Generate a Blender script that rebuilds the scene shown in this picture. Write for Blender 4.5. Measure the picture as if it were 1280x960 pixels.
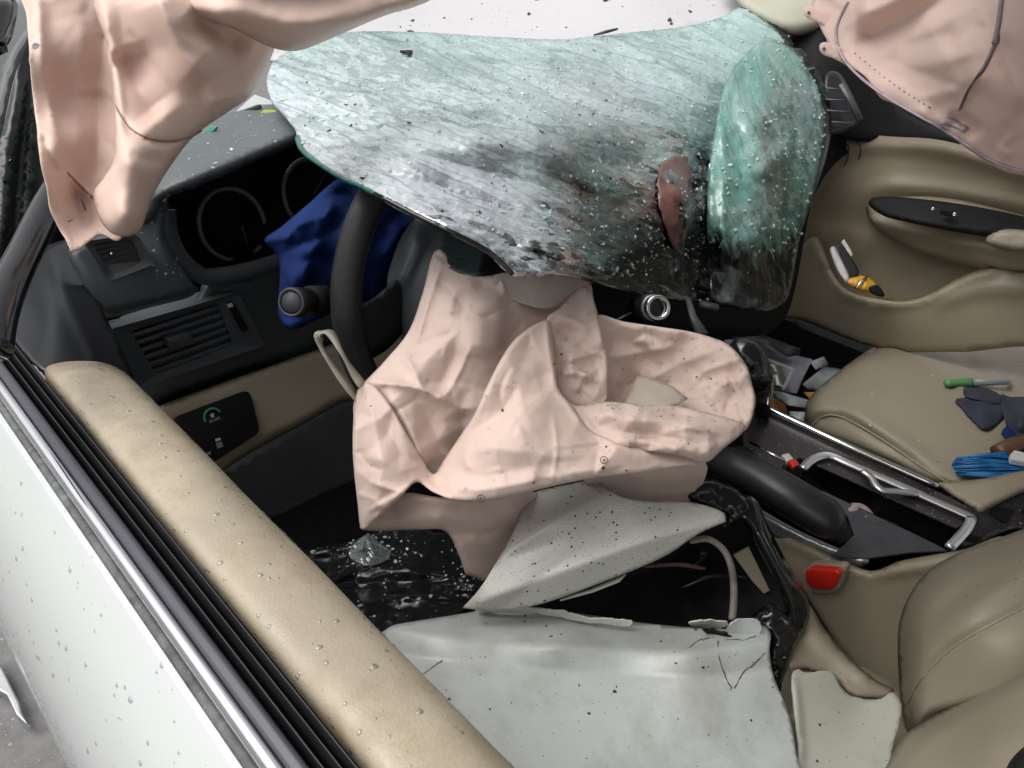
import bpy, bmesh, math, random
import numpy as np
from mathutils import Vector, Matrix, noise
from mathutils.geometry import delaunay_2d_cdt
for o in list(bpy.data.objects): bpy.data.objects.remove(o)
S = bpy.context.scene
random.seed(4); RNG = np.random.default_rng(7)

# ------------------------------------------------------------------ camera (X = car right, Y = car forward, Z = up, metres)
FPX = 950.0
CAM = np.array([-0.90, 0.0, 1.27])
ROT = np.array([[0.7192, -0.3380, 0.6071], [-0.6933, -0.4065, 0.5950], [0.0456, -0.8488, -0.5267]])
cd = bpy.data.cameras.new('camera'); cam = bpy.data.objects.new('camera', cd); S.collection.objects.link(cam)
cd.sensor_width = 36.0; cd.lens = FPX / 1280 * 36; cd.clip_start = 0.02; cd.clip_end = 500
m = Matrix.Identity(4)
for r in range(3):
    m[r][0] = ROT[r, 0]; m[r][1] = -ROT[r, 1]; m[r][2] = -ROT[r, 2]; m[r][3] = CAM[r]
cam.matrix_world = m
S.camera = cam
# ------------------------------------------------------------------ overcast sky, soft sun, exposure
SUN_EL, SUN_AZ = 62, -58          # azimuth measured from +Y towards +X
w = bpy.data.worlds.new('World'); S.world = w; w.use_nodes = True
nt = w.node_tree; nt.nodes.clear()
sky = nt.nodes.new('ShaderNodeTexSky'); sky.sky_type = 'NISHITA'; sky.sun_disc = False
sky.sun_elevation = math.radians(SUN_EL); sky.sun_rotation = math.radians(SUN_AZ); sky.dust_density = 5
hs = nt.nodes.new('ShaderNodeHueSaturation'); hs.inputs['Saturation'].default_value = 0.18
bg = nt.nodes.new('ShaderNodeBackground'); bg.inputs['Strength'].default_value = 0.145
wo = nt.nodes.new('ShaderNodeOutputWorld')
nt.links.new(sky.outputs[0], hs.inputs['Color']); nt.links.new(hs.outputs[0], bg.inputs[0]); nt.links.new(bg.outputs[0], wo.inputs[0])
sl = bpy.data.lights.new('sun', 'SUN'); sl.energy = 1.4; sl.angle = math.radians(60); sl.color = (1.0, 0.97, 0.93)
so = bpy.data.objects.new('sun', sl); S.collection.objects.link(so)
sd = Vector((math.cos(math.radians(SUN_EL)) * math.sin(math.radians(SUN_AZ)), math.cos(math.radians(SUN_EL)) * math.cos(math.radians(SUN_AZ)), math.sin(math.radians(SUN_EL))))
so.rotation_euler = sd.to_track_quat('Z', 'Y').to_euler(); so.location = sd * 6
S.view_settings.view_transform = 'Standard'; S.view_settings.look = 'None'; S.view_settings.gamma = 1
S.view_settings.exposure = 0.36
S.view_settings.use_curve_mapping = False
S.render.engine = 'CYCLES'; S.cycles.use_denoising = True; S.cycles.max_bounces = 6; S.cycles.transparent_max_bounces = 10
S.cycles.caustics_reflective = False; S.cycles.caustics_refractive = False

# ------------------------------------------------------------------ helpers: where a line of sight meets a plane of the car
def ray(px, py):
    return ROT @ np.array([(px - 640) / FPX, (py - 480) / FPX, 1.0])
def D(px, py, d): return CAM + ray(px, py) * d
def dx_(px, py, x): r = ray(px, py); return (x - CAM[0]) / r[0]
def dy_(px, py, y): r = ray(px, py); return y / r[1]
def dz_(px, py, z): r = ray(px, py); return (z - CAM[2]) / r[2]
def X(px, py, x): return D(px, py, dx_(px, py, x))
def Y(px, py, y): return D(px, py, dy_(px, py, y))
def Z(px, py, z): return D(px, py, dz_(px, py, z))
def cx(px, py, x): return (px, py, dx_(px, py, x))
def cy(px, py, y): return (px, py, dy_(px, py, y))
def cz(px, py, z): return (px, py, dz_(px, py, z))
def dyt(px, py, v): r = ray(px, py); return (v + .285) / (r[1] - .5 * r[2])      # plane leaning away: y = v + .5 (z - .70)
def YT(px, py, v): return D(px, py, dyt(px, py, v))
def cyt(px, py, v): return (px, py, dyt(px, py, v))
def proj(p):
    v = (np.asarray(p) - CAM) @ ROT
    return 640 + FPX * v[0] / v[2], 480 + FPX * v[1] / v[2], v[2]

def spline(pts, step, closed=True):
    """Catmull-Rom through 2-D (or 3-D) points; a point with a True last item (len+1) is a corner"""
    n = len(pts); P = [np.array(p[:2], float) for p in pts]; K = [len(p) > 2 and bool(p[2]) for p in pts]
    out = []
    rng = range(n if closed else n - 1)
    for i in rng:
        a, b = P[i], P[(i + 1) % n]
        pa = P[i - 1] if (closed or i > 0) else a
        pb = P[(i + 2) % n] if (closed or i + 2 < n) else b
        ma = (b - pa) / 2 if not K[i] else (b - a)
        mb = (pb - a) / 2 if not K[(i + 1) % n] else (b - a)
        L = np.linalg.norm(b - a); k = max(1, int(round(L / step)))
        lim = 1.2 * L
        for v in (ma, mb):
            q = np.linalg.norm(v)
            if q > lim: v *= lim / q
        for j in range(k):
            t = j / k; t2, t3 = t * t, t ** 3
            out.append((2*t3-3*t2+1)*a + (t3-2*t2+t)*ma + (-2*t3+3*t2)*b + (t3-t2)*mb)
    if not closed: out.append(P[-1])
    return np.array(out)
def inside(poly, q):
    x, y = q[:, 0], q[:, 1]; c = np.zeros(len(q), bool); n = len(poly); j = n - 1
    for i in range(n):
        xi, yi = poly[i]; xj, yj = poly[j]
        if yi != yj:
            t = ((yi > y) != (yj > y)) & (x < (xj - xi) * (y - yi) / (yj - yi) + xi); c ^= t
        j = i
    return c
def polydist(q, pl, closed=False):
    """distance to a polyline, signed by side, with arclength fraction"""
    best = np.full(len(q), 1e9); sg = np.ones(len(q)); fr = np.zeros(len(q))
    seg = list(zip(pl[:-1], pl[1:])) + ([(pl[-1], pl[0])] if closed else [])
    Ls = [np.linalg.norm(b - a) for a, b in seg]; T = max(sum(Ls), 1e-9); acc = 0
    for (a, b), L in zip(seg, Ls):
        if L < 1e-9: continue
        ab = (b - a); t = np.clip(((q - a) @ ab) / (L * L), 0, 1); c = a + t[:, None] * ab
        d = np.linalg.norm(q - c, axis=1); k = d < best
        best[k] = d[k]; fr[k] = ((acc + t * L) / T)[k]
        s = ab[0] * (q[:, 1] - a[1]) - ab[1] * (q[:, 0] - a[0]); sg[k] = np.sign(s)[k]
        acc += L
    return best, sg, fr
def tps(ctrl, vals, q, lam=1e-4):
    c = np.asarray(ctrl, float) / 200; q = np.asarray(q, float) / 200; n = len(c)
    def U(r2): return 0.5 * r2 * np.log(r2 + 1e-12)
    A = np.zeros((n + 3, n + 3)); A[:n, :n] = U(((c[:, None] - c[None]) ** 2).sum(-1)) + lam * np.eye(n)
    A[:n, n] = 1; A[:n, n+1:] = c; A[n, :n] = 1; A[n+1:, :n] = c.T
    sol = np.linalg.solve(A, np.concatenate([vals, np.zeros(3)]))
    return U(((q[:, None] - c[None]) ** 2).sum(-1)) @ sol[:n] + sol[n] + q @ sol[n+1:]
def smooth(t): t = np.clip(t, 0, 1); return t * t * (3 - 2 * t)

def sheet(outline, ctrl, ridges=(), step=8, roll=0, rollw=20, wr=0, wrs=60, jag=0, cr=None, crisp=False, fac=()):
    """a curved skin: outline + depths at control points (thin-plate), folds as ridge lines.  ridge = (points, height towards viewer, width, profile)"""
    bd = spline(outline, step)
    if cr: ridges = list(ridges) + creases(outline, *cr)
    if jag:
        for i in range(len(bd)):
            v = noise.noise_vector(Vector((bd[i][0] * .09, bd[i][1] * .09, jag))) * jag + noise.noise_vector(Vector((bd[i][0] * .3, bd[i][1] * .3, jag))) * jag * .5
            bd[i] += np.array([v.x, v.y])
    lo, hi = bd.min(0), bd.max(0); g = []
    r = 0
    for y in np.arange(lo[1], hi[1], step * .87):
        for x in np.arange(lo[0] + (step / 2 if r % 2 else 0), hi[0], step): g.append((x, y))
        r += 1
    g = np.array(g); g = g[inside(bd, g)]
    dd = polydist(g, bd, True)[0]; g = g[dd > step * .45]
    g = g + RNG.uniform(-.12, .12, g.shape) * step
    allp = np.concatenate([bd, g]); nb = len(bd)
    res = delaunay_2d_cdt([Vector(p) for p in allp], [(i, (i + 1) % nb) for i in range(nb)], [], 1, 1e-4)
    q = np.array([(v.x, v.y) for v in res[0]]); faces = [tuple(f) for f in res[2]]
    d = tps([c[:2] for c in ctrl], np.array([c[2] for c in ctrl]), q)
    for rg in ridges:
        pts, h, wd, pf = rg[:4]
        pl = spline(pts, step, False)
        ds, sg, fr = polydist(q, pl)
        ends = 1.0 if (len(rg) > 4 and rg[4] == 'flat') else np.minimum(1, np.minimum(fr, 1 - fr) * 5 + .12)
        if pf == 'r': p = np.exp(-(ds / wd) ** 2) if not crisp else np.maximum(0, 1 - np.sqrt(ds * ds + 1.5) / (1.9 * wd)) ** 1.2
        elif pf == 'v': p = np.exp(-ds / wd)
        elif pf == 's': p = .5 + .5 * np.tanh(sg * ds / wd); p = p * np.exp(-(np.maximum(ds - 3 * wd, 0) / (5 * wd)) ** 2)
        elif pf == 't': p = np.maximum(0, 1 - ds / wd)
        d = d - h * p * ends
    for k_, (n_f, a_f) in enumerate(fac): d = d - facets(q, bd, n_f, a_f, 900 + k_ + int(bd[0][0]))
    if wr:
        for i, p in enumerate(q):
            d[i] -= wr * (noise.noise(Vector((p[0] / wrs, p[1] / wrs, wrs))) + .5 * noise.noise(Vector((p[0] / wrs * 2.3, p[1] / wrs * 2.3, wrs + 9))))
    if roll:
        dd = polydist(q, bd, True)[0]; d = d + roll * (1 - np.clip(dd / rollw, 0, 1)) ** 2
    P = np.array([D(p[0], p[1], dk) for p, dk in zip(q, d)])
    F = []
    for f in faces:
        a, b, c = P[f[0]], P[f[1]], P[f[2]]
        n = np.cross(b - a, c - a); F.append(f if n @ (CAM - a) > 0 else f[::-1])
    return P, F, q
def facets(q, bd, n, amp, seed):
    """crumple: random heights on scattered points joined by flat triangles"""
    rg = np.random.default_rng(seed); lo, hi = bd.min(0), bd.max(0); pts = []
    while len(pts) < n:
        c = lo + rg.random((n, 2)) * (hi - lo); c = c[inside(bd, c)]; pts += list(c)
    pad = (hi - lo) * .4
    pts = np.array(pts[:n] + [lo - pad, hi + pad, np.array([lo[0] - pad[0], hi[1] + pad[1]]), np.array([hi[0] + pad[0], lo[1] - pad[1]])] + [bd[i] + rg.normal(0, 3, 2) for i in range(0, len(bd), max(1, len(bd) // max(8, n // 2)))])
    r = delaunay_2d_cdt([Vector(p) for p in pts], [], [], 0, 1e-3)
    P = np.array([(v.x, v.y) for v in r[0]]); h = rg.normal(0, amp, len(P)); out = np.zeros(len(q))
    for f in r[2]:
        a, b, c = P[f[0]], P[f[1]], P[f[2]]; den = (b[1]-c[1])*(a[0]-c[0]) + (c[0]-b[0])*(a[1]-c[1])
        if abs(den) < 1e-9: continue
        l1 = ((b[1]-c[1])*(q[:, 0]-c[0]) + (c[0]-b[0])*(q[:, 1]-c[1])) / den; l2 = ((c[1]-a[1])*(q[:, 0]-c[0]) + (a[0]-c[0])*(q[:, 1]-c[1])) / den; l3 = 1 - l1 - l2
        k = (l1 >= -1e-6) & (l2 >= -1e-6) & (l3 >= -1e-6); out[k] = (l1*h[f[0]] + l2*h[f[1]] + l3*h[f[2]])[k]
    return out
def creases(outline, n, seed, h=.0022, lo=25, hi=80, ang=None):
    """short random crisp folds inside an outline"""
    rg = np.random.default_rng(seed); bd = spline(outline, 8); a, b = bd.min(0), bd.max(0); out = []
    while len(out) < n:
        p = a + rg.random(2) * (b - a)
        if not inside(bd, p[None])[0]: continue
        th = rg.uniform(0, math.pi) if ang is None else ang + rg.normal(0, .45); L = rg.uniform(lo, hi); d = np.array([math.cos(th), math.sin(th)]); nn = np.array([-d[1], d[0]])
        k = rg.uniform(-.12, .12) * L
        out.append(([tuple(p - d * L / 2), tuple(p + nn * k), tuple(p + d * L / 2)], h * rg.uniform(.4, 1.2) * rg.choice([-1, 1]), rg.uniform(2.2, 5), 'v'))
    return out
def join(*parts):
    V, F, Q = [], [], []; o = 0
    for P, f, q in parts:
        V.append(P); F += [tuple(i + o for i in t) for t in f]; Q.append(q); o += len(P)
    return np.concatenate(V), F, np.concatenate(Q)

class Thing:
    """an Empty that parents the parts of a thing; under = the thing this one is itself a part of (its pieces are then sub-parts)"""
    def __init__(s, name, label, cat, base, group=None, kind=None, under=None):
        s.o = bpy.data.objects.new(name, None); S.collection.objects.link(s.o); s.base = np.array(base, float)
        s.o['label'] = label; s.o.empty_display_size = .05; s.under = under
        if under is not None: s.o.parent = under.o; s.o.location = s.base - under.base; return
        s.o.location = base; s.o['category'] = cat; s.o['kind'] = kind or 'thing'
        if group: s.o['group'] = group
    def part(s, name, geo, mat, parent=None, **k):
        return mk(name, geo, mat, s.o if s.under is not None else (parent or s.o), base=s.base, **k)
def mk(name, geo, mat, parent=None, base=(0, 0, 0), smooth=True, thick=0, bevel=0, sub=0, attr=None, kind=None, offset=-1, label=None):
    P, F = geo[0], geo[1]
    me = bpy.data.meshes.new(name); me.from_pydata([tuple(p) for p in (np.asarray(P) - np.asarray(base))], [], F); me.update()
    if len(geo) > 2 and geo[2] is not None:
        uv = me.uv_layers.new(name='UVMap'); q = geo[2]
        li = np.zeros(len(me.loops), int); me.loops.foreach_get('vertex_index', li)
        uv.data.foreach_set('uv', (np.asarray(q)[li] / 1000).ravel())
    if attr:
        for an, av in attr.items():
            at = me.attributes.new(an, 'FLOAT', 'POINT'); at.data.foreach_set('value', np.asarray(av, float))
    if smooth: me.polygons.foreach_set('use_smooth', [True] * len(me.polygons))
    o = bpy.data.objects.new(name, me); S.collection.objects.link(o)
    if mat: me.materials.append(mat)
    if parent: o.parent = parent
    if bevel:
        b = o.modifiers.new('bevel', 'BEVEL'); b.width = bevel; b.segments = 2; b.limit_method = 'ANGLE'; b.angle_limit = math.radians(40); b.harden_normals = False
    if sub: b = o.modifiers.new('sub', 'SUBSURF'); b.levels = b.render_levels = sub
    if thick: b = o.modifiers.new('solid', 'SOLIDIFY'); b.thickness = thick; b.offset = offset
    if kind: o['kind'] = kind
    if label: o['label'] = label
    return o
def one(name, label, cat, geo, mat, group=None, **k):
    base = np.asarray(geo[0]).mean(0); base[2] = np.asarray(geo[0])[:, 2].min()
    o = mk(name, geo, mat, None, base=base, **k); o.location = base; o['label'] = label; o['category'] = cat; o['kind'] = k.get('kind') or 'thing'
    if group: o['group'] = group
    return o

def prism(poly, vec):
    """solid from a world polygon pushed along vec"""
    P = [np.array(p, float) for p in poly]; v = np.array(vec, float); n = len(P)
    nrm = sum((np.cross(P[i], P[(i + 1) % n]) for i in range(n)), np.zeros(3))
    F = [tuple(range(n)), tuple(range(2*n-1, n-1, -1))] + [(i, i + n, (i + 1) % n + n, (i + 1) % n) for i in range(n)]
    if nrm @ v > 0: F = [f[::-1] for f in F]
    return np.array(P + [p + v for p in P]), F
def rpoly(pts, r, k=4):
    out = []; n = len(pts)
    for i in range(n):
        a, b, c = (np.array(pts[j % n][:2], float) for j in (i - 1, i, i + 1))
        u = (a - b); v = (c - b); rr = min(r, np.linalg.norm(u) * .45, np.linalg.norm(v) * .45)
        p, q = b + u / np.linalg.norm(u) * rr, b + v / np.linalg.norm(v) * rr
        for j in range(k + 1):
            t = j / k; out.append(tuple((1-t)**2 * p + 2*t*(1-t) * b + t*t * q))
    return out
def plate(pts, on, thick, r=0):
    """flat solid whose front outline is seen at pts on plane `on` = (function, value)"""
    f, v = on
    poly = [f(x, y, v) for x, y in (rpoly(pts, r) if r else [p[:2] for p in pts])]
    a, b, c = poly[0], poly[len(poly) // 3], poly[2 * len(poly) // 3]
    n = np.cross(b - a, c - a); n /= np.linalg.norm(n)
    if n @ (CAM - a) > 0: n = -n
    return prism(poly, n * thick)
def tube(pts, rad, seg=10, flat=1.0, cap=True, up=(0, 0, 1)):
    P = [np.array(p, float) for p in pts]; n = len(P); R = rad if hasattr(rad, '__len__') else [rad] * n
    V, F = [], []
    for i in range(n):
        t = P[min(i + 1, n - 1)] - P[max(i - 1, 0)]; t /= np.linalg.norm(t)
        a = np.cross(t, up); a /= max(np.linalg.norm(a), 1e-6); b = np.cross(a, t)
        for j in range(seg):
            th = 2 * math.pi * j / seg; V.append(P[i] + R[i] * (math.cos(th) * a + flat * math.sin(th) * b))
    for i in range(n - 1):
        for j in range(seg):
            k = (j + 1) % seg; F.append((i*seg+j, i*seg+k, (i+1)*seg+k, (i+1)*seg+j))
    if cap: F += [tuple(range(seg))[::-1], tuple(range((n-1)*seg, n*seg))]
    return np.array(V), F
def sp3(pts, k=6):
    P = [np.array(p, float) for p in pts]; n = len(P); out = []
    for i in range(n - 1):
        a, b = P[i], P[i+1]; pa = P[i-1] if i else 2*a-b; pb = P[i+2] if i + 2 < n else 2*b-a
        ma, mb = (b - pa) / 2, (pb - a) / 2
        for j in range(k):
            t = j / k; out.append((2*t**3-3*t*t+1)*a + (t**3-2*t*t+t)*ma + (-2*t**3+3*t*t)*b + (t**3-t*t)*mb)
    out.append(P[-1]); return out
def ribbon(pts, wd, nrm):
    """flat strip along world points"""
    P = [np.array(p, float) for p in pts]; V = []; F = []
    for i in range(len(P)):
        t = P[min(i+1, len(P)-1)] - P[max(i-1, 0)]; s = np.cross(t, nrm); s /= np.linalg.norm(s)
        ww = wd[i] if hasattr(wd, '__len__') else wd
        V += [P[i] - s * ww / 2, P[i] + s * ww / 2]
        if i: F.append((2*i-2, 2*i, 2*i+1, 2*i-1))
    return np.array(V), F
def ring(c, n, r, rt, seg=40, st=8, a0=0, a1=2 * math.pi, up=(0, 0, 1)):
    n = np.array(n, float); n /= np.linalg.norm(n); u = np.cross(up, n); u /= np.linalg.norm(u); v = np.cross(n, u)
    V, F = [], []; full = abs(a1 - a0 - 2 * math.pi) < 1e-6; m_ = seg if full else seg + 1
    for i in range(m_):
        a = a0 + (a1 - a0) * i / seg; e = math.cos(a) * u + math.sin(a) * v
        for j in range(st):
            b = 2 * math.pi * j / st; V.append(np.array(c) + e * (r + rt * math.cos(b)) + n * rt * math.sin(b))
    for i in range(seg):
        for j in range(st):
            F.append((i*st+j, ((i+1) % m_)*st+j, ((i+1) % m_)*st+(j+1) % st, i*st+(j+1) % st))
    return np.array(V), F
def cyl(a, b, ra, rb, seg=20):
    return tube([a, b], [ra, rb], seg, up=(0.13, 0.31, 0.94))
def beads(geo, n, r0, r1, keep=None, flat=.55, seg=6, seed=1, lift=0.0):
    """rain beads or crumbs sitting on a skin"""
    rg = np.random.default_rng(seed); P, F, q = geo[0], geo[1], (geo[2] if len(geo) > 2 else None)
    T = np.array([f[:3] for f in F] + [(f[0], f[2], f[3]) for f in F if len(f) == 4]); a, b, c = P[T[:, 0]], P[T[:, 1]], P[T[:, 2]]
    cr = np.cross(b - a, c - a); ar = np.linalg.norm(cr, axis=1) + 1e-12
    if keep is not None:
        pc = (q[T[:, 0]] + q[T[:, 1]] + q[T[:, 2]]) / 3 if q is not None else np.array([proj((P[t[0]] + P[t[1]] + P[t[2]]) / 3)[:2] for t in T])
        ar2 = ar * keep(pc)
    else: ar2 = ar
    idx = rg.choice(len(T), n, p=ar2 / ar2.sum())
    V, FF = [], []
    for i in idx:
        u, v = rg.random(2)
        if u + v > 1: u, v = 1 - u, 1 - v
        p = a[i] + u * (b[i] - a[i]) + v * (c[i] - a[i]); nn = cr[i] / ar[i]
        if nn @ (CAM - p) < 0: nn = -nn
        t = np.cross(nn, (.3, .5, .8)); t /= np.linalg.norm(t); s = np.cross(nn, t)
        r = r0 + (r1 - r0) * rg.random() ** 2.5; o = len(V); ph = rg.random() * 6; el = rg.uniform(.75, 1.3)
        p = p + nn * lift
        for j in range(seg):
            th = ph + 2 * math.pi * j / seg; V.append(p + r * (el * math.cos(th) * t + math.sin(th) * s) - nn * r * .05)
        for j in range(seg):
            th = ph + 2 * math.pi * j / seg; V.append(p + .72 * r * (el * math.cos(th) * t + math.sin(th) * s) + nn * r * flat * .7)
        V.append(p + nn * r * flat)
        for j in range(seg):
            k = (j + 1) % seg; FF += [(o+j, o+k, o+seg+k, o+seg+j), (o+seg+j, o+seg+k, o+2*seg)]
    return np.array(V), FF
def chips(geo, n, r0, r1, keep=None, seed=1, h=.25):
    """angular flat chips (grit, glass crumbs)"""
    rg = np.random.default_rng(seed); P, F, q = geo[0], geo[1], (geo[2] if len(geo) > 2 else None)
    T = np.array([f[:3] for f in F] + [(f[0], f[2], f[3]) for f in F if len(f) == 4]); a, b, c = P[T[:, 0]], P[T[:, 1]], P[T[:, 2]]
    cr = np.cross(b - a, c - a); ar = np.linalg.norm(cr, axis=1) + 1e-12; ar2 = ar.copy()
    if keep is not None:
        pc = (q[T[:, 0]] + q[T[:, 1]] + q[T[:, 2]]) / 3 if q is not None else np.array([proj((P[t[0]] + P[t[1]] + P[t[2]]) / 3)[:2] for t in T])
        ar2 = ar * keep(pc)
    idx = rg.choice(len(T), n, p=ar2 / ar2.sum()); V, FF = [], []
    for i in idx:
        u, v = rg.random(2)
        if u + v > 1: u, v = 1 - u, 1 - v
        p = a[i] + u * (b[i] - a[i]) + v * (c[i] - a[i]); nn = cr[i] / ar[i]
        if nn @ (CAM - p) < 0: nn = -nn
        nt_ = nn + rg.normal(0, .25, 3); nt_ /= np.linalg.norm(nt_)
        t = np.cross(nt_, (.3, .5, .8)); t /= np.linalg.norm(t); s = np.cross(nt_, t)
        r = r0 + (r1 - r0) * rg.random() ** 3; k = rg.integers(4, 6); o = len(V); ph = rg.random() * 6; el = rg.uniform(.5, 1.6)
        rr = [r * rg.uniform(.6, 1.2) for _ in range(k)]
        for z in (0, 1):
            for j in range(k):
                th = ph + 2 * math.pi * j / k; V.append(p + rr[j] * (el * math.cos(th) * t + math.sin(th) * s) + nt_ * r * h * z)
        FF.append(tuple(range(o + k, o + 2 * k)))
        for j in range(k): FF.append((o+j, o+(j+1) % k, o+k+(j+1) % k, o+k+j))
    return np.array(V), FF
def box_keep(x0, y0, x1, y1): return lambda p: ((p[:, 0] > x0) & (p[:, 0] < x1) & (p[:, 1] > y0) & (p[:, 1] < y1)) * 1.0 + 1e-9
def text_geo(s, org, ux, uy, h, ext=.0004):
    """lettering as thin solid letters: org = left end of the baseline, ux / uy = unit directions"""
    cu = bpy.data.curves.new('lettering', 'FONT'); cu.body = s; cu.size = 1; cu.extrude = 0; cu.resolution_u = 3
    ob = bpy.data.objects.new('lettering_temp', cu); S.collection.objects.link(ob)
    me = bpy.data.meshes.new_from_object(ob.evaluated_get(bpy.context.evaluated_depsgraph_get()))
    V = [np.array(v.co) for v in me.vertices]; F = [tuple(p.vertices) for p in me.polygons]
    bpy.data.objects.remove(ob); bpy.data.curves.remove(cu); bpy.data.meshes.remove(me)
    ux, uy = np.array(ux, float), np.array(uy, float)
    return np.array([np.array(org) + h * (v[0] * ux + v[1] * uy) for v in V]), F

def snap(p, geo, off=.0015):
    """the point of a skin that is seen at p, lifted by off"""
    dd = ((geo[2] - np.array(p)) ** 2).sum(1); ii = np.argpartition(dd, 5)[:5]; wt = 1 / (dd[ii] + 2.0)
    dep = (((geo[0][ii] - CAM) @ ROT)[:, 2] * wt).sum() / wt.sum(); P = D(p[0], p[1], dep); v = CAM - P; return P + v / np.linalg.norm(v) * off
# ------------------------------------------------------------------ materials
def lin(r, g, b): return tuple(((c / 255 / 12.92) if c / 255 < .04045 else ((c / 255 + .055) / 1.055) ** 2.4) for c in (r, g, b))
def mat(name, col, rough=.5, metal=0, var=.1, vscale=6, bump=0, bscale=300, coat=0, spec=.5, specks=None, transl=0, rvar=0, dirt=None, weave=0, sheen=0, alpha_tint=None):
    M = bpy.data.materials.new(name); M.use_nodes = True; N = M.node_tree.nodes; L = M.node_tree.links
    b = N['Principled BSDF']; b.inputs['Roughness'].default_value = rough; b.inputs['Metallic'].default_value = metal
    b.inputs['Coat Weight'].default_value = coat; b.inputs['Coat Roughness'].default_value = .06; b.inputs['Specular IOR Level'].default_value = spec
    b.inputs['Sheen Weight'].default_value = sheen
    tc = N.new('ShaderNodeTexCoord')
    def nz(scale, det=6, rgh=.6):
        n = N.new('ShaderNodeTexNoise'); n.inputs['Scale'].default_value = scale; n.inputs['Detail'].default_value = det; n.inputs['Roughness'].default_value = rgh
        L.new(tc.outputs['Object'], n.inputs['Vector']); return n
    def ramp(src, p0, p1, c0=(0, 0, 0, 1), c1=(1, 1, 1, 1)):
        r = N.new('ShaderNodeValToRGB'); r.color_ramp.elements[0].position = p0; r.color_ramp.elements[1].position = p1
        r.color_ramp.elements[0].color = c0; r.color_ramp.elements[1].color = c1; L.new(src, r.inputs[0]); return r
    def mix(f, a, c, mode='MIX'):
        x = N.new('ShaderNodeMix'); x.data_type = 'RGBA'; x.blend_type = mode
        if hasattr(f, 'is_linked') or hasattr(f, 'links'): L.new(f, x.inputs[0])
        else: x.inputs[0].default_value = f
        for v, s in ((a, 6), (c, 7)):
            if isinstance(v, tuple): x.inputs[s].default_value = (*v[:3], 1)
            else: L.new(v, x.inputs[s])
        return x.outputs[2]
    n1 = nz(vscale); r1 = ramp(n1.outputs['Fac'], .3, .7)
    lo = tuple(c * (1 - var) for c in col); hi = tuple(min(1, c * (1 + var)) for c in col)
    c = mix(r1.outputs[0], lo, hi)
    if dirt:                                   # (colour, scale, threshold, strength)
        nd = nz(dirt[1], 10, .7); rd = ramp(nd.outputs['Fac'], dirt[2], dirt[2] + .18)
        mm = N.new('ShaderNodeMath'); mm.operation = 'MULTIPLY'; mm.inputs[1].default_value = dirt[3]; L.new(rd.outputs[0], mm.inputs[0])
        c = mix(mm.outputs[0], c, dirt[0])
    if specks:                                 # (colour, scale, size)
        for k, (sc_, th) in enumerate(((specks[1], specks[2]), (specks[1] * 2.6, specks[2]))):
            vo = N.new('ShaderNodeTexVoronoi'); vo.inputs['Scale'].default_value = sc_; L.new(tc.outputs['Object'], vo.inputs['Vector'])
            rv = ramp(vo.outputs['Distance'], th * .7, th, (1, 1, 1, 1), (0, 0, 0, 1))
            sep = N.new('ShaderNodeSeparateColor'); L.new(vo.outputs['Color'], sep.inputs[0])
            gt = N.new('ShaderNodeMath'); gt.operation = 'GREATER_THAN'; gt.inputs[1].default_value = .6; L.new(sep.outputs[0], gt.inputs[0])
            mu = N.new('ShaderNodeMath'); mu.operation = 'MULTIPLY'; L.new(rv.outputs[0], mu.inputs[0]); L.new(gt.outputs[0], mu.inputs[1])
            c = mix(mu.outputs[0], c, specks[0])
    L.new(c, b.inputs['Base Color'])
    if rvar:
        nr = nz(vscale * 2.7); mr = N.new('ShaderNodeMapRange'); mr.inputs['To Min'].default_value = max(.02, rough - rvar); mr.inputs['To Max'].default_value = min(1, rough + rvar)
        mr.inputs['From Min'].default_value = .35; mr.inputs['From Max'].default_value = .65
        L.new(nr.outputs['Fac'], mr.inputs['Value']); L.new(mr.outputs[0], b.inputs['Roughness'])
    if bump or weave:
        bp = N.new('ShaderNodeBump'); bp.inputs['Strength'].default_value = max(bump, weave); bp.inputs['Distance'].default_value = .001
        nb = nz(bscale, 3); src = nb.outputs['Fac']
        if weave:
            w1 = N.new('ShaderNodeTexWave'); w1.inputs['Scale'].default_value = 600; w1.bands_direction = 'DIAGONAL'; w1.inputs['Distortion'].default_value = .4
            L.new(tc.outputs['Object'], w1.inputs['Vector'])
            ad = N.new('ShaderNodeMath'); ad.operation = 'ADD'; L.new(src, ad.inputs[0]); L.new(w1.outputs['Fac'], ad.inputs[1]); src = ad.outputs[0]
        L.new(src, bp.inputs['Height']); L.new(bp.outputs[0], b.inputs['Normal'])
    if transl:
        t = N.new('ShaderNodeBsdfTranslucent'); L.new(c, t.inputs[0]); mx = N.new('ShaderNodeMixShader'); mx.inputs[0].default_value = transl
        L.new(b.outputs[0], mx.inputs[1]); L.new(t.outputs[0], mx.inputs[2]); L.new(mx.outputs[0], N['Material Output'].inputs[0])
    return M
PEACH = (.60, .405, .325)
M = {}
M['airbag'] = mat('airbag_cloth', (.68, .525, .455), .7, var=.05, vscale=9, weave=.14, bump=.14, bscale=900, transl=.05, dirt=((.55, .40, .30), 14, .62, .35), sheen=.15)
M['airbag_in'] = mat('airbag_lining', (.50, .43, .365), .5, var=.08, vscale=30, weave=.2, bscale=600, transl=.15)
M['curtain'] = mat('curtain_cloth', (.71, .52, .435), .50, var=.05, vscale=7, bump=.08, bscale=700, transl=.05, sheen=.1, spec=.4)
M['curtain_right'] = mat('curtain_cloth_lit', (.84, .69, .63), .6, var=.05, vscale=7, weave=.08, bump=.06, bscale=700, transl=.65)  # bag cloth lightened to stand in for daylight reaching it from outside
M['paint'] = mat('white_paint', (.57, .595, .585), .22, var=.02, vscale=3, coat=.6, dirt=((.5, .5, .45), 9, .66, .25))
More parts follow.
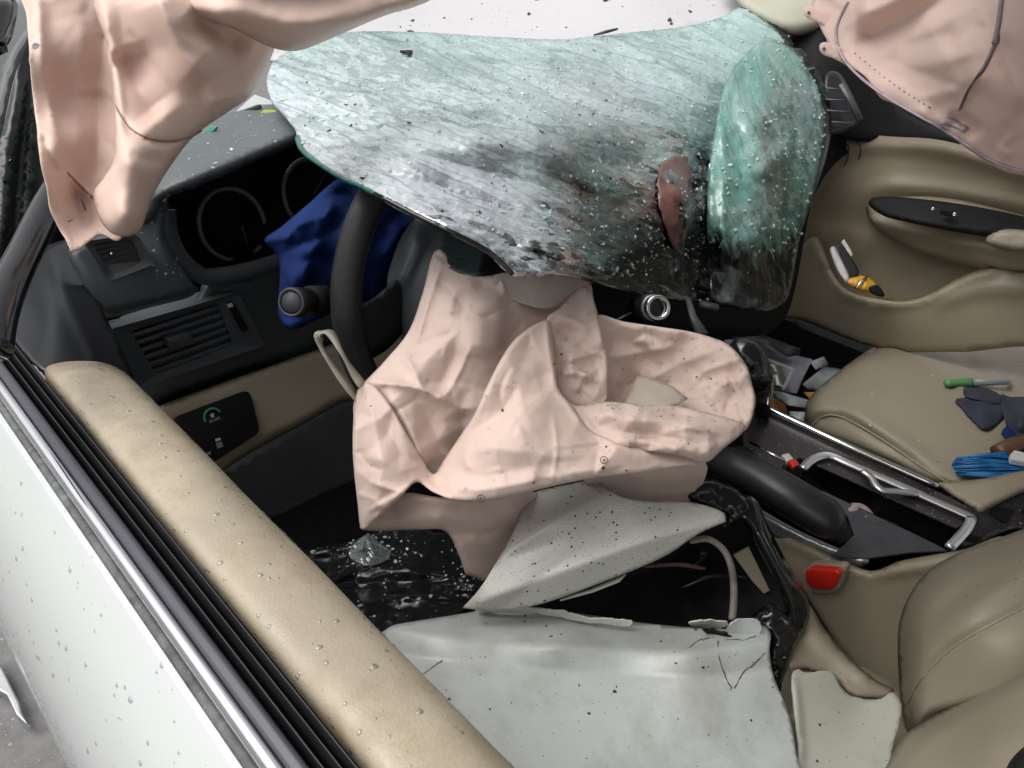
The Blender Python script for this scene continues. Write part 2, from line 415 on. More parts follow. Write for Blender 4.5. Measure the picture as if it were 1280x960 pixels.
M['torn_white'] = mat('dirty_white_panel', (.44, .465, .45), .42, var=.08, vscale=7, bump=.06, bscale=200, specks=((.06, .055, .045), 150, .09), dirt=((.26, .265, .235), 11, .47, .6), rvar=.12)
M['torn_speck'] = mat('speckled_white_panel', (.50, .50, .455), .45, var=.06, vscale=7, bump=.08, bscale=150, specks=((.03, .022, .018), 170, .22), dirt=((.42, .38, .3), 9, .55, .4), rvar=.1)
M['torn_core'] = mat('torn_plastic_edge', (.66, .64, .58), .6, var=.12, vscale=40, bump=.3, bscale=150)
M['beige'] = mat('beige_vinyl', (.34, .29, .205), .45, var=.05, vscale=5, bump=.12, bscale=900, rvar=.1)
M['beige_wet'] = mat('wet_beige_vinyl', (.36, .31, .23), .42, var=.16, vscale=13, bump=.35, bscale=500, dirt=((.23, .175, .105), 9, .46, .65), rvar=.2)
M['beige_seat'] = mat('beige_leather', (.30, .26, .19), .5, var=.06, vscale=4, bump=.22, bscale=420, specks=((.10, .08, .06), 60, .08), rvar=.08)
M['dash'] = mat('grey_black_dash', (.072, .081, .088), .42, var=.2, vscale=8, bump=.2, bscale=1100, specks=((.2, .21, .21), 110, .06), spec=.6)
M['dash_top'] = mat('dash_top_vinyl', (.095, .11, .113), .5, var=.15, vscale=8, bump=.25, bscale=900, specks=((.5, .55, .53), 90, .08), spec=.6)
M['black'] = mat('black_plastic', (.018, .019, .021), .38, var=.2, vscale=12, bump=.06, bscale=500)
M['matte_black'] = mat('matte_black_plastic', (.007, .007, .008), .7, var=.2, vscale=12, bump=.1, bscale=500, spec=.25)
M['gloss_black'] = mat('wet_black_plastic', (.012, .012, .013), .12, var=.2, vscale=12, bump=.12, bscale=60, rvar=.06)
M['rubber'] = mat('black_rubber', (.013, .013, .015), .42, var=.2, vscale=20, bump=.1, bscale=300)
M['greystrip'] = mat('satin_black_trim', (.045, .042, .055), .3, var=.1, vscale=20)
M['oldrubber'] = mat('weathered_rubber', (.10, .105, .105), .7, var=.5, vscale=70, bump=.5, bscale=300, dirt=((.32, .33, .33), 90, .56, .6))
M['chrome'] = mat('chrome', (.78, .79, .8), .10, metal=1, var=.05, vscale=20, rvar=.06)
M['satin'] = mat('satin_silver', (.42, .43, .44), .34, metal=.85, var=.08, vscale=20, specks=((.05, .05, .05), 150, .1))
M['bezel'] = mat('worn_chrome_bezel', (.72, .73, .74), .3, metal=.75, var=.08, vscale=30)
M['carpet'] = mat('black_carpet', (.006, .006, .007), .95, var=.3, vscale=60, bump=.6, bscale=500, spec=.1)
M['wheel'] = mat('leather_wheel', (.020, .020, .020), .42, var=.2, vscale=16, bump=.2, bscale=700, rvar=.1)
M['flap'] = mat('airbag_cover_vinyl', (.032, .047, .050), .5, var=.15, vscale=30, bump=.25, bscale=1200)
M['blue'] = mat('blue_cloth', (.012, .030, .13), .85, var=.2, vscale=9, weave=.2, bscale=900, sheen=.0, spec=.15)
M['asphalt'] = mat('asphalt', (.15, .145, .145), .75, var=.25, vscale=25, bump=.8, bscale=220, specks=((.3, .29, .28), 60, .2))
M['walnut'] = mat('dark_console_trim', (.032, .026, .027), .3, var=.35, vscale=30, specks=((.28, .28, .29), 150, .2), bump=.1, bscale=300)
M['slate'] = mat('dusty_grey_console', (.060, .062, .070), .5, var=.25, vscale=40, specks=((.02, .02, .02), 160, .16), dirt=((.20, .21, .22), 60, .6, .5))
M['red'] = mat('red_plastic', (.62, .025, .012), .28, var=.05)
M['redfilm'] = mat('brown_red_film', (.16, .075, .065), .3, var=.4, vscale=30)
M['paper'] = mat('wet_paper', (.45, .44, .52), .6, var=.1, vscale=20, bump=.1, bscale=120)
M['paper_white'] = mat('white_paper', (.62, .64, .66), .5, var=.08, vscale=30)
M['teal_chip'] = mat('pale_teal_plastic', (.40, .47, .46), .35, var=.1, vscale=30, specks=((.05, .05, .05), 90, .12))
M['foil'] = mat('silver_foil', (.55, .56, .54), .22, metal=.8, var=.2, vscale=50, bump=.4, bscale=80)
M['orange'] = mat('orange_card', (.30, .11, .03), .6, var=.3, vscale=40)
M['yellow'] = mat('yellow_plastic', (.60, .33, .03), .35, var=.2, vscale=60)
M['lime'] = mat('lime_leaf', (.42, .5, .04), .5, var=.4, vscale=60)
M['greenbit'] = mat('green_plastic', (.03, .28, .15), .3, var=.1)
M['pen_green'] = mat('pen_green', (.12, .33, .12), .35, var=.1)
M['pen_grey'] = mat('pen_grey', (.25, .28, .27), .3, var=.1)
M['glove'] = mat('dark_navy_fabric', (.030, .033, .055), .8, var=.3, vscale=40, bump=.4, bscale=400)
M['bristle'] = mat('blue_bristles', (.02, .17, .42), .45, var=.45, vscale=40)
M['wood'] = mat('brown_handle', (.12, .05, .025), .4, var=.3, vscale=60)
M['white_plastic'] = mat('white_plastic', (.66, .66, .64), .4, var=.05)
M['seam'] = mat('seam_thread', (.30, .17, .13), .7, var=.2, vscale=80)
M['strap'] = mat('mauve_tether_tape', (.26, .21, .235), .6, var=.25, vscale=60)
M['ink'] = mat('printed_ink', (.07, .06, .06), .7, var=.1)
M['hood'] = mat('wet_white_hood', (.52, .51, .515), .3, var=.05, vscale=2, coat=.7)
M['pillar'] = mat('grey_green_pillar_trim', (.40, .40, .31), .6, var=.05, bump=.1, bscale=800)
M['grit'] = mat('dark_grit', (.03, .025, .022), .8, var=.4, vscale=90)
M['strapcream'] = mat('cream_tether', (.42, .40, .33), .55, var=.25, vscale=30, bump=.2, bscale=90, transl=.1)
M['needle'] = mat('gauge_needle', (.16, .15, .15), .5)
M['gauge'] = mat('gauge_ring_grey', (.20, .21, .22), .45)
M['print'] = mat('grey_print', (.5, .53, .55), .6)
M['econ'] = mat('green_button_ring', (.04, .34, .19), .4)
M['rust'] = mat('bent_wire_sheath', (.20, .18, .15), .6, var=.6, vscale=40, bump=.4, bscale=120, dirt=((.16, .1, .06), 30, .5, .8))
def glass_bead(name, tint, rough=.03, white=0, refl=1.3):
    Mt = bpy.data.materials.new(name); Mt.use_nodes = True; N = Mt.node_tree.nodes; L = Mt.node_tree.links
    out = N['Material Output']; N.remove(N['Principled BSDF'])
    tr = N.new('ShaderNodeBsdfTransparent'); tr.inputs[0].default_value = (*tint, 1)
    gl = N.new('ShaderNodeBsdfGlossy'); gl.inputs['Roughness'].default_value = rough
    lw = N.new('ShaderNodeFresnel'); lw.inputs[0].default_value = 1.5
    ma = N.new('ShaderNodeMath'); ma.operation = 'MULTIPLY_ADD'; ma.inputs[1].default_value = refl; ma.inputs[2].default_value = .05; ma.use_clamp = True
    L.new(lw.outputs[0], ma.inputs[0])
    mx = N.new('ShaderNodeMixShader'); L.new(ma.outputs[0], mx.inputs[0]); L.new(tr.outputs[0], mx.inputs[1]); L.new(gl.outputs[0], mx.inputs[2]); last = mx
    if white:
        df = N.new('ShaderNodeBsdfDiffuse'); df.inputs[0].default_value = (.82, .9, .88, 1)
        m2 = N.new('ShaderNodeMixShader'); m2.inputs[0].default_value = white; L.new(mx.outputs[0], m2.inputs[1]); L.new(df.outputs[0], m2.inputs[2]); last = m2
    L.new(last.outputs[0], out.inputs[0]); return Mt
M['water'] = glass_bead('rain_water', (.96, .96, .96), .03, .07, .6)
M['water_dark'] = glass_bead('rain_water_on_vinyl', (.98, .97, .95), .05, .06, .7)
M['crumb'] = glass_bead('glass_crumbs', (.75, .9, .87), .05, .5)  # white diffuse share put in for the sparkle of the broken glass
M['glassedge'] = mat('green_glass_edge', (.008, .11, .075), .12, var=.5, vscale=60, bump=.5, bscale=120)
M['film'] = glass_bead('clear_wet_film', (.85, .92, .92), .08, .10)
def windshield_mat():
    """crazed laminated glass: clear tinted glass with a wet face, turning to a frost of fine cracks where 'frost' is high"""
    Mt = bpy.data.materials.new('crazed_laminated_glass'); Mt.use_nodes = True; N = Mt.node_tree.nodes; L = Mt.node_tree.links
    out = N['Material Output']; pb = N['Principled BSDF']
    uv = N.new('ShaderNodeUVMap')
    def math_(op, a, b=None, c=None, clamp=False):
        n = N.new('ShaderNodeMath'); n.operation = op; n.use_clamp = clamp
        for i, v in enumerate((a, b, c)):
            if v is None: continue
            if isinstance(v, (int, float)): n.inputs[i].default_value = v
            else: L.new(v, n.inputs[i])
        return n.outputs[0]
    def mapped(rot, sx, sy):
        mp = N.new('ShaderNodeMapping'); mp.inputs['Rotation'].default_value[2] = rot; mp.inputs['Scale'].default_value = (sx, sy, 1)
        L.new(uv.outputs[0], mp.inputs[0]); return mp.outputs[0]
    def noise_(vec, sc, det=6, rg=.6):
        n = N.new('ShaderNodeTexNoise'); n.inputs['Scale'].default_value = sc; n.inputs['Detail'].default_value = det; n.inputs['Roughness'].default_value = rg; L.new(vec, n.inputs['Vector']); return n.outputs['Fac']
    def vor(vec, sc, feat='F1'):
        n = N.new('ShaderNodeTexVoronoi'); n.feature = feat; n.inputs['Scale'].default_value = sc; L.new(vec, n.inputs['Vector']); return n
    fr = N.new('ShaderNodeAttribute'); fr.attribute_name = 'frost'; frv = fr.outputs['Fac']
    tl = N.new('ShaderNodeAttribute'); tl.attribute_name = 'teal'
    sv = N.new('ShaderNodeAttribute'); sv.attribute_name = 'sky_sheen'
    def vmath(op, a, b=None, sc=None):
        n = N.new('ShaderNodeVectorMath'); n.operation = op; L.new(a, n.inputs[0])
        if b is not None:
            if isinstance(b, tuple): n.inputs[1].default_value = b
            else: L.new(b, n.inputs[1])
        if sc is not None: n.inputs['Scale'].default_value = sc
        return n.outputs[0]
    def edge(v, k): return math_('SUBTRACT', 1.0, math_('MULTIPLY', v, k, clamp=True))
    fr = N.new('ShaderNodeAttribute'); fr.attribute_name = 'frost'; frv = fr.outputs['Fac']
    tl = N.new('ShaderNodeAttribute'); tl.attribute_name = 'teal'
    sv = N.new('ShaderNodeAttribute'); sv.attribute_name = 'sky_sheen'
    wob = N.new('ShaderNodeTexNoise'); wob.inputs['Scale'].default_value = 9; wob.inputs['Detail'].default_value = 3; L.new(uv.outputs[0], wob.inputs['Vector'])
    wv = vmath('ADD', uv.outputs[0], vmath('SCALE', vmath('SUBTRACT', wob.outputs['Color'], (.5, .5, .5)), None, .018))
    def lay(src, rot, across):
        mp = N.new('ShaderNodeMapping'); mp.vector_type = 'TEXTURE'; mp.inputs['Rotation'].default_value[2] = rot; mp.inputs['Scale'].default_value = (1, 1 / across, 1)
        L.new(src, mp.inputs[0]); return mp.outputs[0]
    st = lay(wv, .36, 7.5); st2 = lay(wv, .28, 3.0)
    spl = vor(st, 9, 'DISTANCE_TO_EDGE'); splc = vor(st, 9)              # long splinters across the pane
    sm = vor(st2, 75, 'DISTANCE_TO_EDGE'); smc = vor(st2, 75)              # small dice
    ti = vor(wv, 230); 
    big = noise_(st2, 7, 5, .6); med = noise_(st, 9, 6, .65); fine = noise_(uv.outputs[0], 420, 3, .7)
    lines = math_('MULTIPLY', edge(spl.outputs['Distance'], 17.0), math_('MULTIPLY', math_('SUBTRACT', med, .42, clamp=True), 7.0, clamp=True))
    dice = math_('MULTIPLY', edge(sm.outputs['Distance'], 9.0), .5)
    sc1 = N.new('ShaderNodeSeparateColor'); L.new(smc.outputs['Color'], sc1.inputs[0])
    sc2 = N.new('ShaderNodeSeparateColor'); L.new(splc.outputs['Color'], sc2.inputs[0])
    f = math_('MULTIPLY', math_('SUBTRACT', med, .5), 1.4)
    f = math_('ADD', f, math_('MULTIPLY', math_('SUBTRACT', big, .5), .7))
    f = math_('ADD', f, math_('MULTIPLY', math_('SUBTRACT', sc1.outputs[0], .5), .45))
    f = math_('ADD', f, math_('MULTIPLY', math_('SUBTRACT', sc2.outputs[0], .5), .25))
    f = math_('ADD', f, math_('MULTIPLY', math_('SUBTRACT', fine, .5), .5))
    f = math_('ADD', frv, math_('MULTIPLY', f, math_('MAXIMUM', math_('SUBTRACT', 1.3, frv), .2)))
    mr = N.new('ShaderNodeMapRange'); mr.inputs['From Min'].default_value = .30; mr.inputs['From Max'].default_value = .68; L.new(f, mr.inputs['Value']); cover = mr.outputs[0]
    rc = N.new('ShaderNodeMix'); rc.data_type = 'RGBA'; rc.inputs[6].default_value = (.68, .80, .80, 1); rc.inputs[7].default_value = (.125, .315, .265, 1)
    tv = math_('ADD', tl.outputs['Fac'], math_('MULTIPLY', math_('SUBTRACT', big, .5), .9))
    tv = math_('ADD', tv, math_('MULTIPLY', math_('SUBTRACT', sc1.outputs[1], .5), .25), clamp=True)
    rb_ = N.new('ShaderNodeMix'); rb_.data_type = 'RGBA'; rb_.inputs[6].default_value = (.70, .82, .81, 1); rb_.inputs[7].default_value = (.66, .665, .73, 1); L.new(sv.outputs['Fac'], rb_.inputs[0]); L.new(rb_.outputs[2], rc.inputs[6])  # lavender painted into the base colour where the glass mirrors the sky
    L.new(tv, rc.inputs[0])
    dk = N.new('ShaderNodeMix'); dk.data_type = 'RGBA'; dk.inputs[7].default_value = (.05, .17, .145, 1); L.new(rc.outputs[2], dk.inputs[6])
    L.new(math_('ADD', math_('MULTIPLY', lines, .55), math_('MULTIPLY', dice, .35), clamp=True), dk.inputs[0])
    geo_ = N.new('ShaderNodeNewGeometry')
    def tilt(k1, k2, k3):
        v = vmath('ADD', geo_.outputs['Normal'], vmath('SCALE', vmath('SUBTRACT', smc.outputs['Color'], (.5, .5, .5)), None, k1))
        v = vmath('ADD', v, vmath('SCALE', vmath('SUBTRACT', splc.outputs['Color'], (.5, .5, .5)), None, k2))
        v = vmath('ADD', v, vmath('SCALE', vmath('SUBTRACT', ti.outputs['Color'], (.5, .5, .5)), None, k3))
        return vmath('NORMALIZE', v)
    L.new(dk.outputs[2], pb.inputs['Base Color']); pb.inputs['Roughness'].default_value = .2; pb.inputs['Specular IOR Level'].default_value = .8
    pb.inputs['Coat Weight'].default_value = .3; pb.inputs['Coat Roughness'].default_value = .06
    L.new(tilt(.24, .30, .16), pb.inputs['Normal'])
    tlc = N.new('ShaderNodeBsdfTranslucent'); L.new(dk.outputs[2], tlc.inputs[0])
    ms = N.new('ShaderNodeMixShader'); ms.inputs[0].default_value = .22; L.new(pb.outputs[0], ms.inputs[1]); L.new(tlc.outputs[0], ms.inputs[2])
    tr = N.new('ShaderNodeBsdfTransparent'); tr.inputs[0].default_value = (.34, .40, .38, 1)
    gl = N.new('ShaderNodeBsdfGlossy'); gl.inputs['Roughness'].default_value = .2
    tn = tilt(.10, .14, .06); L.new(tn, gl.inputs['Normal'])
    fz = N.new('ShaderNodeFresnel'); fz.inputs[0].default_value = 1.6; L.new(tn, fz.inputs['Normal'])
    flk = math_('GREATER_THAN', math_('ADD', sc1.outputs[2], math_('MULTIPLY', med, .8)), .62)
    mg = N.new('ShaderNodeMixShader'); L.new(math_('MULTIPLY_ADD', fz.outputs[0], 1.0, math_('MULTIPLY', math_('MULTIPLY', sv.outputs['Fac'], .9), flk), clamp=True), mg.inputs[0]); L.new(tr.outputs[0], mg.inputs[1]); L.new(gl.outputs[0], mg.inputs[2])
    fin = N.new('ShaderNodeMixShader'); L.new(cover, fin.inputs[0]); L.new(mg.outputs[0], fin.inputs[1]); L.new(ms.outputs[0], fin.inputs[2])
    L.new(fin.outputs[0], out.inputs[0]); return Mt
M['windshield'] = windshield_mat()

# ================================================================== SETTING
g = 60
o = mk('ground', (np.array([(-g, -g, 0), (g, -g, 0), (g, g, 0), (-g, g, 0)], float), [(0, 1, 2, 3)]), M['asphalt']); o['kind'] = 'structure'; o['label'] = 'grey wet asphalt ground below the white door'

# ------------------------------------------------------------------ car shell: floor, bulkhead, hood, pillars, roof
car = Thing('car', 'white wrecked car seen through the driver window, beige interior and black dashboard', 'car', (0, .3, 0))
def quadbox(x0, x1, y0, y1, z0, z1):
    V = np.array([(x, y, z) for z in (z0, z1) for y in (y0, y1) for x in (x0, x1)])
    return V, [(0, 2, 3, 1), (4, 5, 7, 6), (0, 1, 5, 4), (2, 6, 7, 3), (0, 4, 6, 2), (1, 3, 7, 5)]
car.part('floor_pan', quadbox(-.70, .95, -1.2, 1.10, .24, .28), M['carpet'], smooth=False)
car.part('passenger_floor', quadbox(.13, .66, .30, 1.10, .285, .445), M['carpet'], smooth=False)
car.part('bulkhead', quadbox(-.70, .95, 1.12, 1.16, .24, .93), M['carpet'], smooth=False)
car.part('sill', quadbox(.66, .72, -.9, 1.10, .285, .50), M['matte_black'], smooth=False)
car.part('sill', quadbox(-.745, -.705, -.9, 1.15, .22, .42), M['carpet'], smooth=False)
hd = sheet([(330, 70), (420, 20), (520, -25), (900, -40), (960, -20), (945, 30), (900, 30), (760, 60), (600, 70), (450, 80)],
           [(330, 70, 1.7), (520, -25, 1.95), (960, -25, 1.72), (900, 25, 1.62), (600, 40, 1.70), (760, 30, 1.66), (760, -30, 1.8), (450, 80, 1.6)], wr=.01, wrs=120, step=14)
hood = car.part('hood', hd, M['hood'], thick=.006)
car.part('grit', chips(hd, 26, .002, .009, box_keep(480, 0, 900, 45), 5), M['grit'], hood, smooth=False, kind='stuff')
car.part('rain_beads', beads(hd, 200, .001, .003, box_keep(430, 0, 900, 60), seed=8), M['water'], hood, kind='stuff')
car.part('wiper_blade', tube([D(742, 44, 1.50), D(757, 40, 1.5), D(772, 36, 1.5)], [.003, .006, .004], 6, .5), M['black'], label='short black wiper stub on the hood')
V = [(-.60, -1.3), (.60, -1.3), (.60, .42), (-.60, .42)]
rx, ry = np.meshgrid(np.linspace(-.64, .64, 13), np.linspace(-1.3, .46, 13)); rz = 1.43 - .05 * (rx / .6) ** 2 - .03 * ((ry + .5) / .9) ** 2
car.part('roof', (np.stack([rx.ravel(), ry.ravel(), rz.ravel()], 1), [(i*13+j, i*13+j+1, (i+1)*13+j+1, (i+1)*13+j) for i in range(12) for j in range(12)]), M['paint'], thick=.03)
# right windshield pillar with pale trim
pp = sheet([(905, -30), (1080, -40), (1050, 20), (1015, 40), (985, 44), (950, 30), (925, 10)], [(905, -30, 1.62), (1080, -40, 1.62), (985, 44, 1.50), (1015, 40, 1.52), (950, 30, 1.53)], [([(900, 0), (960, 10), (1060, -20)], .02, 25, 'r')], roll=.04, rollw=16)
car.part('pillar_trim', pp, M['pillar'], thick=.01, label='pale pillar trim at the right end of the glass')
# left windshield pillar behind the hanging curtain bag
lp = sheet([(-40, 60), (-20, 20), (40, -20), (48, 20), (44, 40), (20, 90), (0, 175), (-20, 230), (-40, 230)], [(-40, 60, .72), (40, -20, .86), (20, 90, .80), (-20, 230, .72), (0, 175, .74)], roll=.03, rollw=8)
car.part('pillar_outer', lp, M['paint'], thick=.01)
lp2 = sheet([(-40, 250), (0, 170), (22, 85), (44, 30), (60, 20), (90, 200), (70, 300), (40, 345), (0, 430), (-40, 440)], [(-40, 250, .80), (44, 30, .92), (90, 200, .95), (0, 430, .80), (40, 345, .86)], [([(30, 90), (10, 200), (0, 330)], .02, 8, 'r'), ([(55, 60), (40, 190), (30, 320)], .02, 6, 'r')])
pil = car.part('pillar_inner', lp2, M['black'], thick=.01)
car.part('glass_crumbs', chips(lp2, 60, .001, .004, box_keep(0, 120, 45, 330), 3), M['glassedge'], pil, smooth=False, kind='stuff')
mir = sheet([(-20, 5), (10, -5), (22, 5), (18, 35), (8, 58), (-20, 62)], [(-20, 5, .7), (22, 5, .74), (8, 58, .7)], roll=.02, rollw=8)
car.part('side_mirror', mir, M['gloss_black'], thick=.02, label='black broken mirror housing at the top left corner')

# ================================================================== DRIVER DOOR (profile in XZ carried along Y)
door = Thing('driver_door', 'white driver door with chrome belt strip and wet beige sill trim', 'car door', (-.84, .3, .2), under=car)
def sx(slope, z): return CAM[0] + (CAM[2] - z) / slope
def carry(prof, y0, y1, ny=24, end=None):
    """profile [(x, z)] carried along Y; end(y, t) may squeeze it"""
    V, F = [], []; n = len(prof)
    for i in range(ny + 1):
        y = y0 + (y1 - y0) * i / ny
        for k, (x, z) in enumerate(prof):
            xx, zz, yy = (x, z, y) if end is None else end(x, z, y, k / (n - 1))
            V.append((xx, yy, zz))
    for i in range(ny):
        for k in range(n - 1): F.append((i*n+k, i*n+k+1, (i+1)*n+k+1, (i+1)*n+k))
    V = np.array(V, float); up = sum(np.cross(V[f[1]] - V[f[0]], V[f[3]] - V[f[0]]) for f in F)
    if up[2] < 0: F = [f[::-1] for f in F]
    return V, F
Y0, Y1 = -.25, 1.0
def curve2(pts, k=5): return [tuple(p) for p in spline(pts, .004, False)] if False else [tuple(np.array(p)) for p in sp3([(a, b, 0) for a, b in pts], k)]
def prof(pts, k=5): return [(p[0], p[1]) for p in curve2(pts, k)]
# slopes measured where each strip meets the next
s_white, s_rub, s_chr, s_grey, s_seal, s_in = 5.30, 4.92, 4.42, 3.96, 3.28, 2.28
zt = .945
skin = prof([(-.872, .20), (-.884, .40), (-.889, .60), (-.8895, .76), (-.884, .83), (-.866, .888), (sx(s_white, zt - .010) - .004, zt - .014), (sx(s_white, zt - .012), zt - .012)])
osk = carry(skin, Y0, Y1 + .15)
sk = door.part('outer_skin', osk, M['paint'], thick=.004)
door.part('rain_beads', beads(osk, 3200, .0006, .0024, None, .3, seed=3, seg=7), M['water'], sk, kind='stuff')
door.part('rubber_strip', carry(prof([(sx(s_white, zt - .014) - .001, zt - .018), (sx(s_white, zt - .010), zt - .010), (sx(s_rub, zt - .008), zt - .009), (sx(s_rub, zt - .012) + .001, zt - .016)], 3), Y0, .80), M['oldrubber'], thick=.002)
chs = carry(prof([(sx(s_rub, zt - .012), zt - .014), (sx(s_rub, zt - .004), zt - .005), (sx((s_rub + s_chr) / 2, zt), zt), (sx(s_chr, zt - .002), zt - .001), (sx(s_chr, zt - .01), zt - .012)], 4), Y0, .78)
ch = door.part('chrome_strip', chs, M['chrome'], thick=.0015)
door.part('outer_belt_trim', carry(prof([(sx(s_chr, zt - .01), zt - .012), (sx(s_chr, zt - .004), zt - .002), (sx((s_chr + s_grey) / 2, zt), zt + .001), (sx(s_grey, zt), zt), (sx(s_grey, zt - .012), zt - .016)], 4), Y0, .77), M['greystrip'], thick=.002)
a, b = sx(s_grey, zt - .01), sx(s_seal, zt)
def lip(t0, t1, h, zb=zt - .012):
    x0, x1 = a + (b - a) * t0, a + (b - a) * t1; mx = (x0 + x1) / 2
    return prof([(x0, zb - .01), (x0 + .0005, zb + h * .6), (mx, zb + h), (x1 - .0005, zb + h * .6), (x1, zb - .01)], 4)
door.part('window_seal', carry(lip(.06, .30, .010), Y0, .80), M['rubber'], thick=.001)
door.part('window_slot', carry([(a - .004, zt - .018), (a, zt - .028), (b, zt - .028), (b + .004, zt - .02)], Y0, .80), M['matte_black'], thick=.002)
door.part('window_seal', carry(lip(.44, .66, .012), Y0, .82), M['rubber'], thick=.001)
door.part('window_seal', carry(lip(.74, .98, .014), Y0, .84), M['rubber'], thick=.001)
# beige trim rolling down into the cabin, its front end rounded off
YB = .60
b += .004
tp = prof([(b - .002, zt - .012), (b + .0005, zt + .001), (b + .010, zt + .005), (b + .027, zt + .004), (b + .043, zt - .003), (b + .0545, zt - .018), (b + .060, zt - .045), (b + .062, zt - .085), (b + .059, zt - .16), (b + .046, zt - .30)], 5)
def frontend(x, z, y, t):
    return x, z, (y if y < .45 else .45 + (y - .45) * (1 - .42 * max(0, (t - .12)) ** 1.2) )
tg = carry(tp, Y0, YB + .02, 40, frontend)
wob = np.array([noise.noise(Vector((p[0] * 40, p[1] * 14, p[2] * 40))) for p in tg[0]]); tg = (tg[0] + np.stack([0 * wob, 0 * wob, wob * .0016], 1), tg[1])
tr = door.part('sill_trim', tg, M['beige_wet'], thick=.004)
door.part('rain_beads', beads(tg, 2400, .0005, .0019, None, .36, seed=5, seg=8), M['water_dark'], tr, kind='stuff')
# black cap that carries on forward of the beige trim
cp = sheet([(-6, 400, 1), (20, 350), (52, 312), (84, 298, 1), (98, 322), (118, 365), (140, 412), (165, 466), (184, 516, 1), (150, 492), (112, 476), (84, 478), (44, 456), (14, 425)],
           [cz(-6, 400, .935), cz(84, 478, .934), cz(52, 312, .935), cz(84, 298, .93), cz(118, 365, .90), cz(184, 516, .85), cz(70, 410, .932), cz(120, 470, .908)], [([(60, 315), (92, 390), (130, 475)], .006, 8, 'r')], step=5, roll=.003, rollw=4)
door.part('front_cap', cp, M['black'], thick=.006)
# bent window frame bar
bar = sp3([D(110, 175, .68), D(66, 245, .63), D(36, 305, .58), D(14, 350, .54), D(-2, 395, .51), D(-10, 440, .49)], 6)
car.part('window_frame_bar', tube(bar, .0122, 14, .8), M['gloss_black'], label='bent black window frame bar sweeping past the left edge')

# ================================================================== DASHBOARD
dash = Thing('dashboard', 'dusty black dashboard with two air vents and beige lower strip', 'dashboard', (-.1, .95, .6), under=car)
# instrument hood top
ht = sheet([(165, 275), (200, 243), (245, 222), (290, 203), (340, 181), (388, 163), (450, 150), (420, 100), (350, 120), (300, 138), (220, 160), (150, 215)],
           [cy(200, 243, .80), cy(290, 203, .80), cy(388, 163, .84), cy(450, 150, .90), (420, 100, 1.12), (350, 120, 1.05), (300, 138, 1.0), (220, 160, .95), (150, 215, .88), (165, 275, .82), (300, 165, .93)],
           [([(165, 275), (200, 246), (245, 225), (290, 206), (340, 184), (388, 166)], -.012, 6, 'r', 'flat')], step=6)
hto = dash.part('instrument_hood', ht, M['dash_top'], thick=.012)
dash.part('glass_crumbs', chips(ht, 90, .0007, .0026, box_keep(180, 130, 385, 260), 6), M['crumb'], hto, smooth=False, kind='stuff')
# instrument recess
rc = sheet([(196, 258), (205, 300), (225, 330), (246, 347), (262, 350), (310, 342), (360, 326), (430, 310), (500, 290), (520, 220), (460, 150), (388, 160), (300, 198)],
           [cy(205, 300, .865), cy(225, 330, .86), cy(250, 348, .855), cy(310, 342, .86), cy(360, 326, .865), cy(500, 290, .87), cy(245, 305, .94), cy(265, 325, .94), cy(235, 270, .95), cy(300, 270, .965), cy(330, 305, .95), cy(400, 250, .97), cy(440, 200, .98), cy(300, 205, .96), cy(460, 150, 1.0)], step=6)
dash.part('instrument_recess', rc, M['matte_black'], thick=.004)
bz = spline([(207, 262), (210, 292), (224, 322), (246, 342), (262, 346), (310, 338), (360, 322)], 6, False)
dash.part('recess_bezel', ribbon([Y(p[0], p[1], .852) for p in bz], .020, (0, -1, .35)), M['dash'], thick=.004)
n_d = np.array([.12, -1, .30])
for k, (gx, gy, yy, r, a0, a1) in enumerate(((291, 281, .945, .047, -.2, 5.4), (392, 243, .955, .049, .6, 5.2))):
    gc = dash.part('gauge_ring', ring(Y(gx, gy, yy), n_d, r, .0034, 48, 6, a0, a1), M['gauge'])
    nl = [(Y(302, 282, yy - .006), Y(314, 318, yy - .008)), (Y(392, 243, yy - .006), Y(408, 215, yy - .008))][k]
    dash.part('needle', tube(nl, [.0010, .0004], 5), M['needle'], gc)
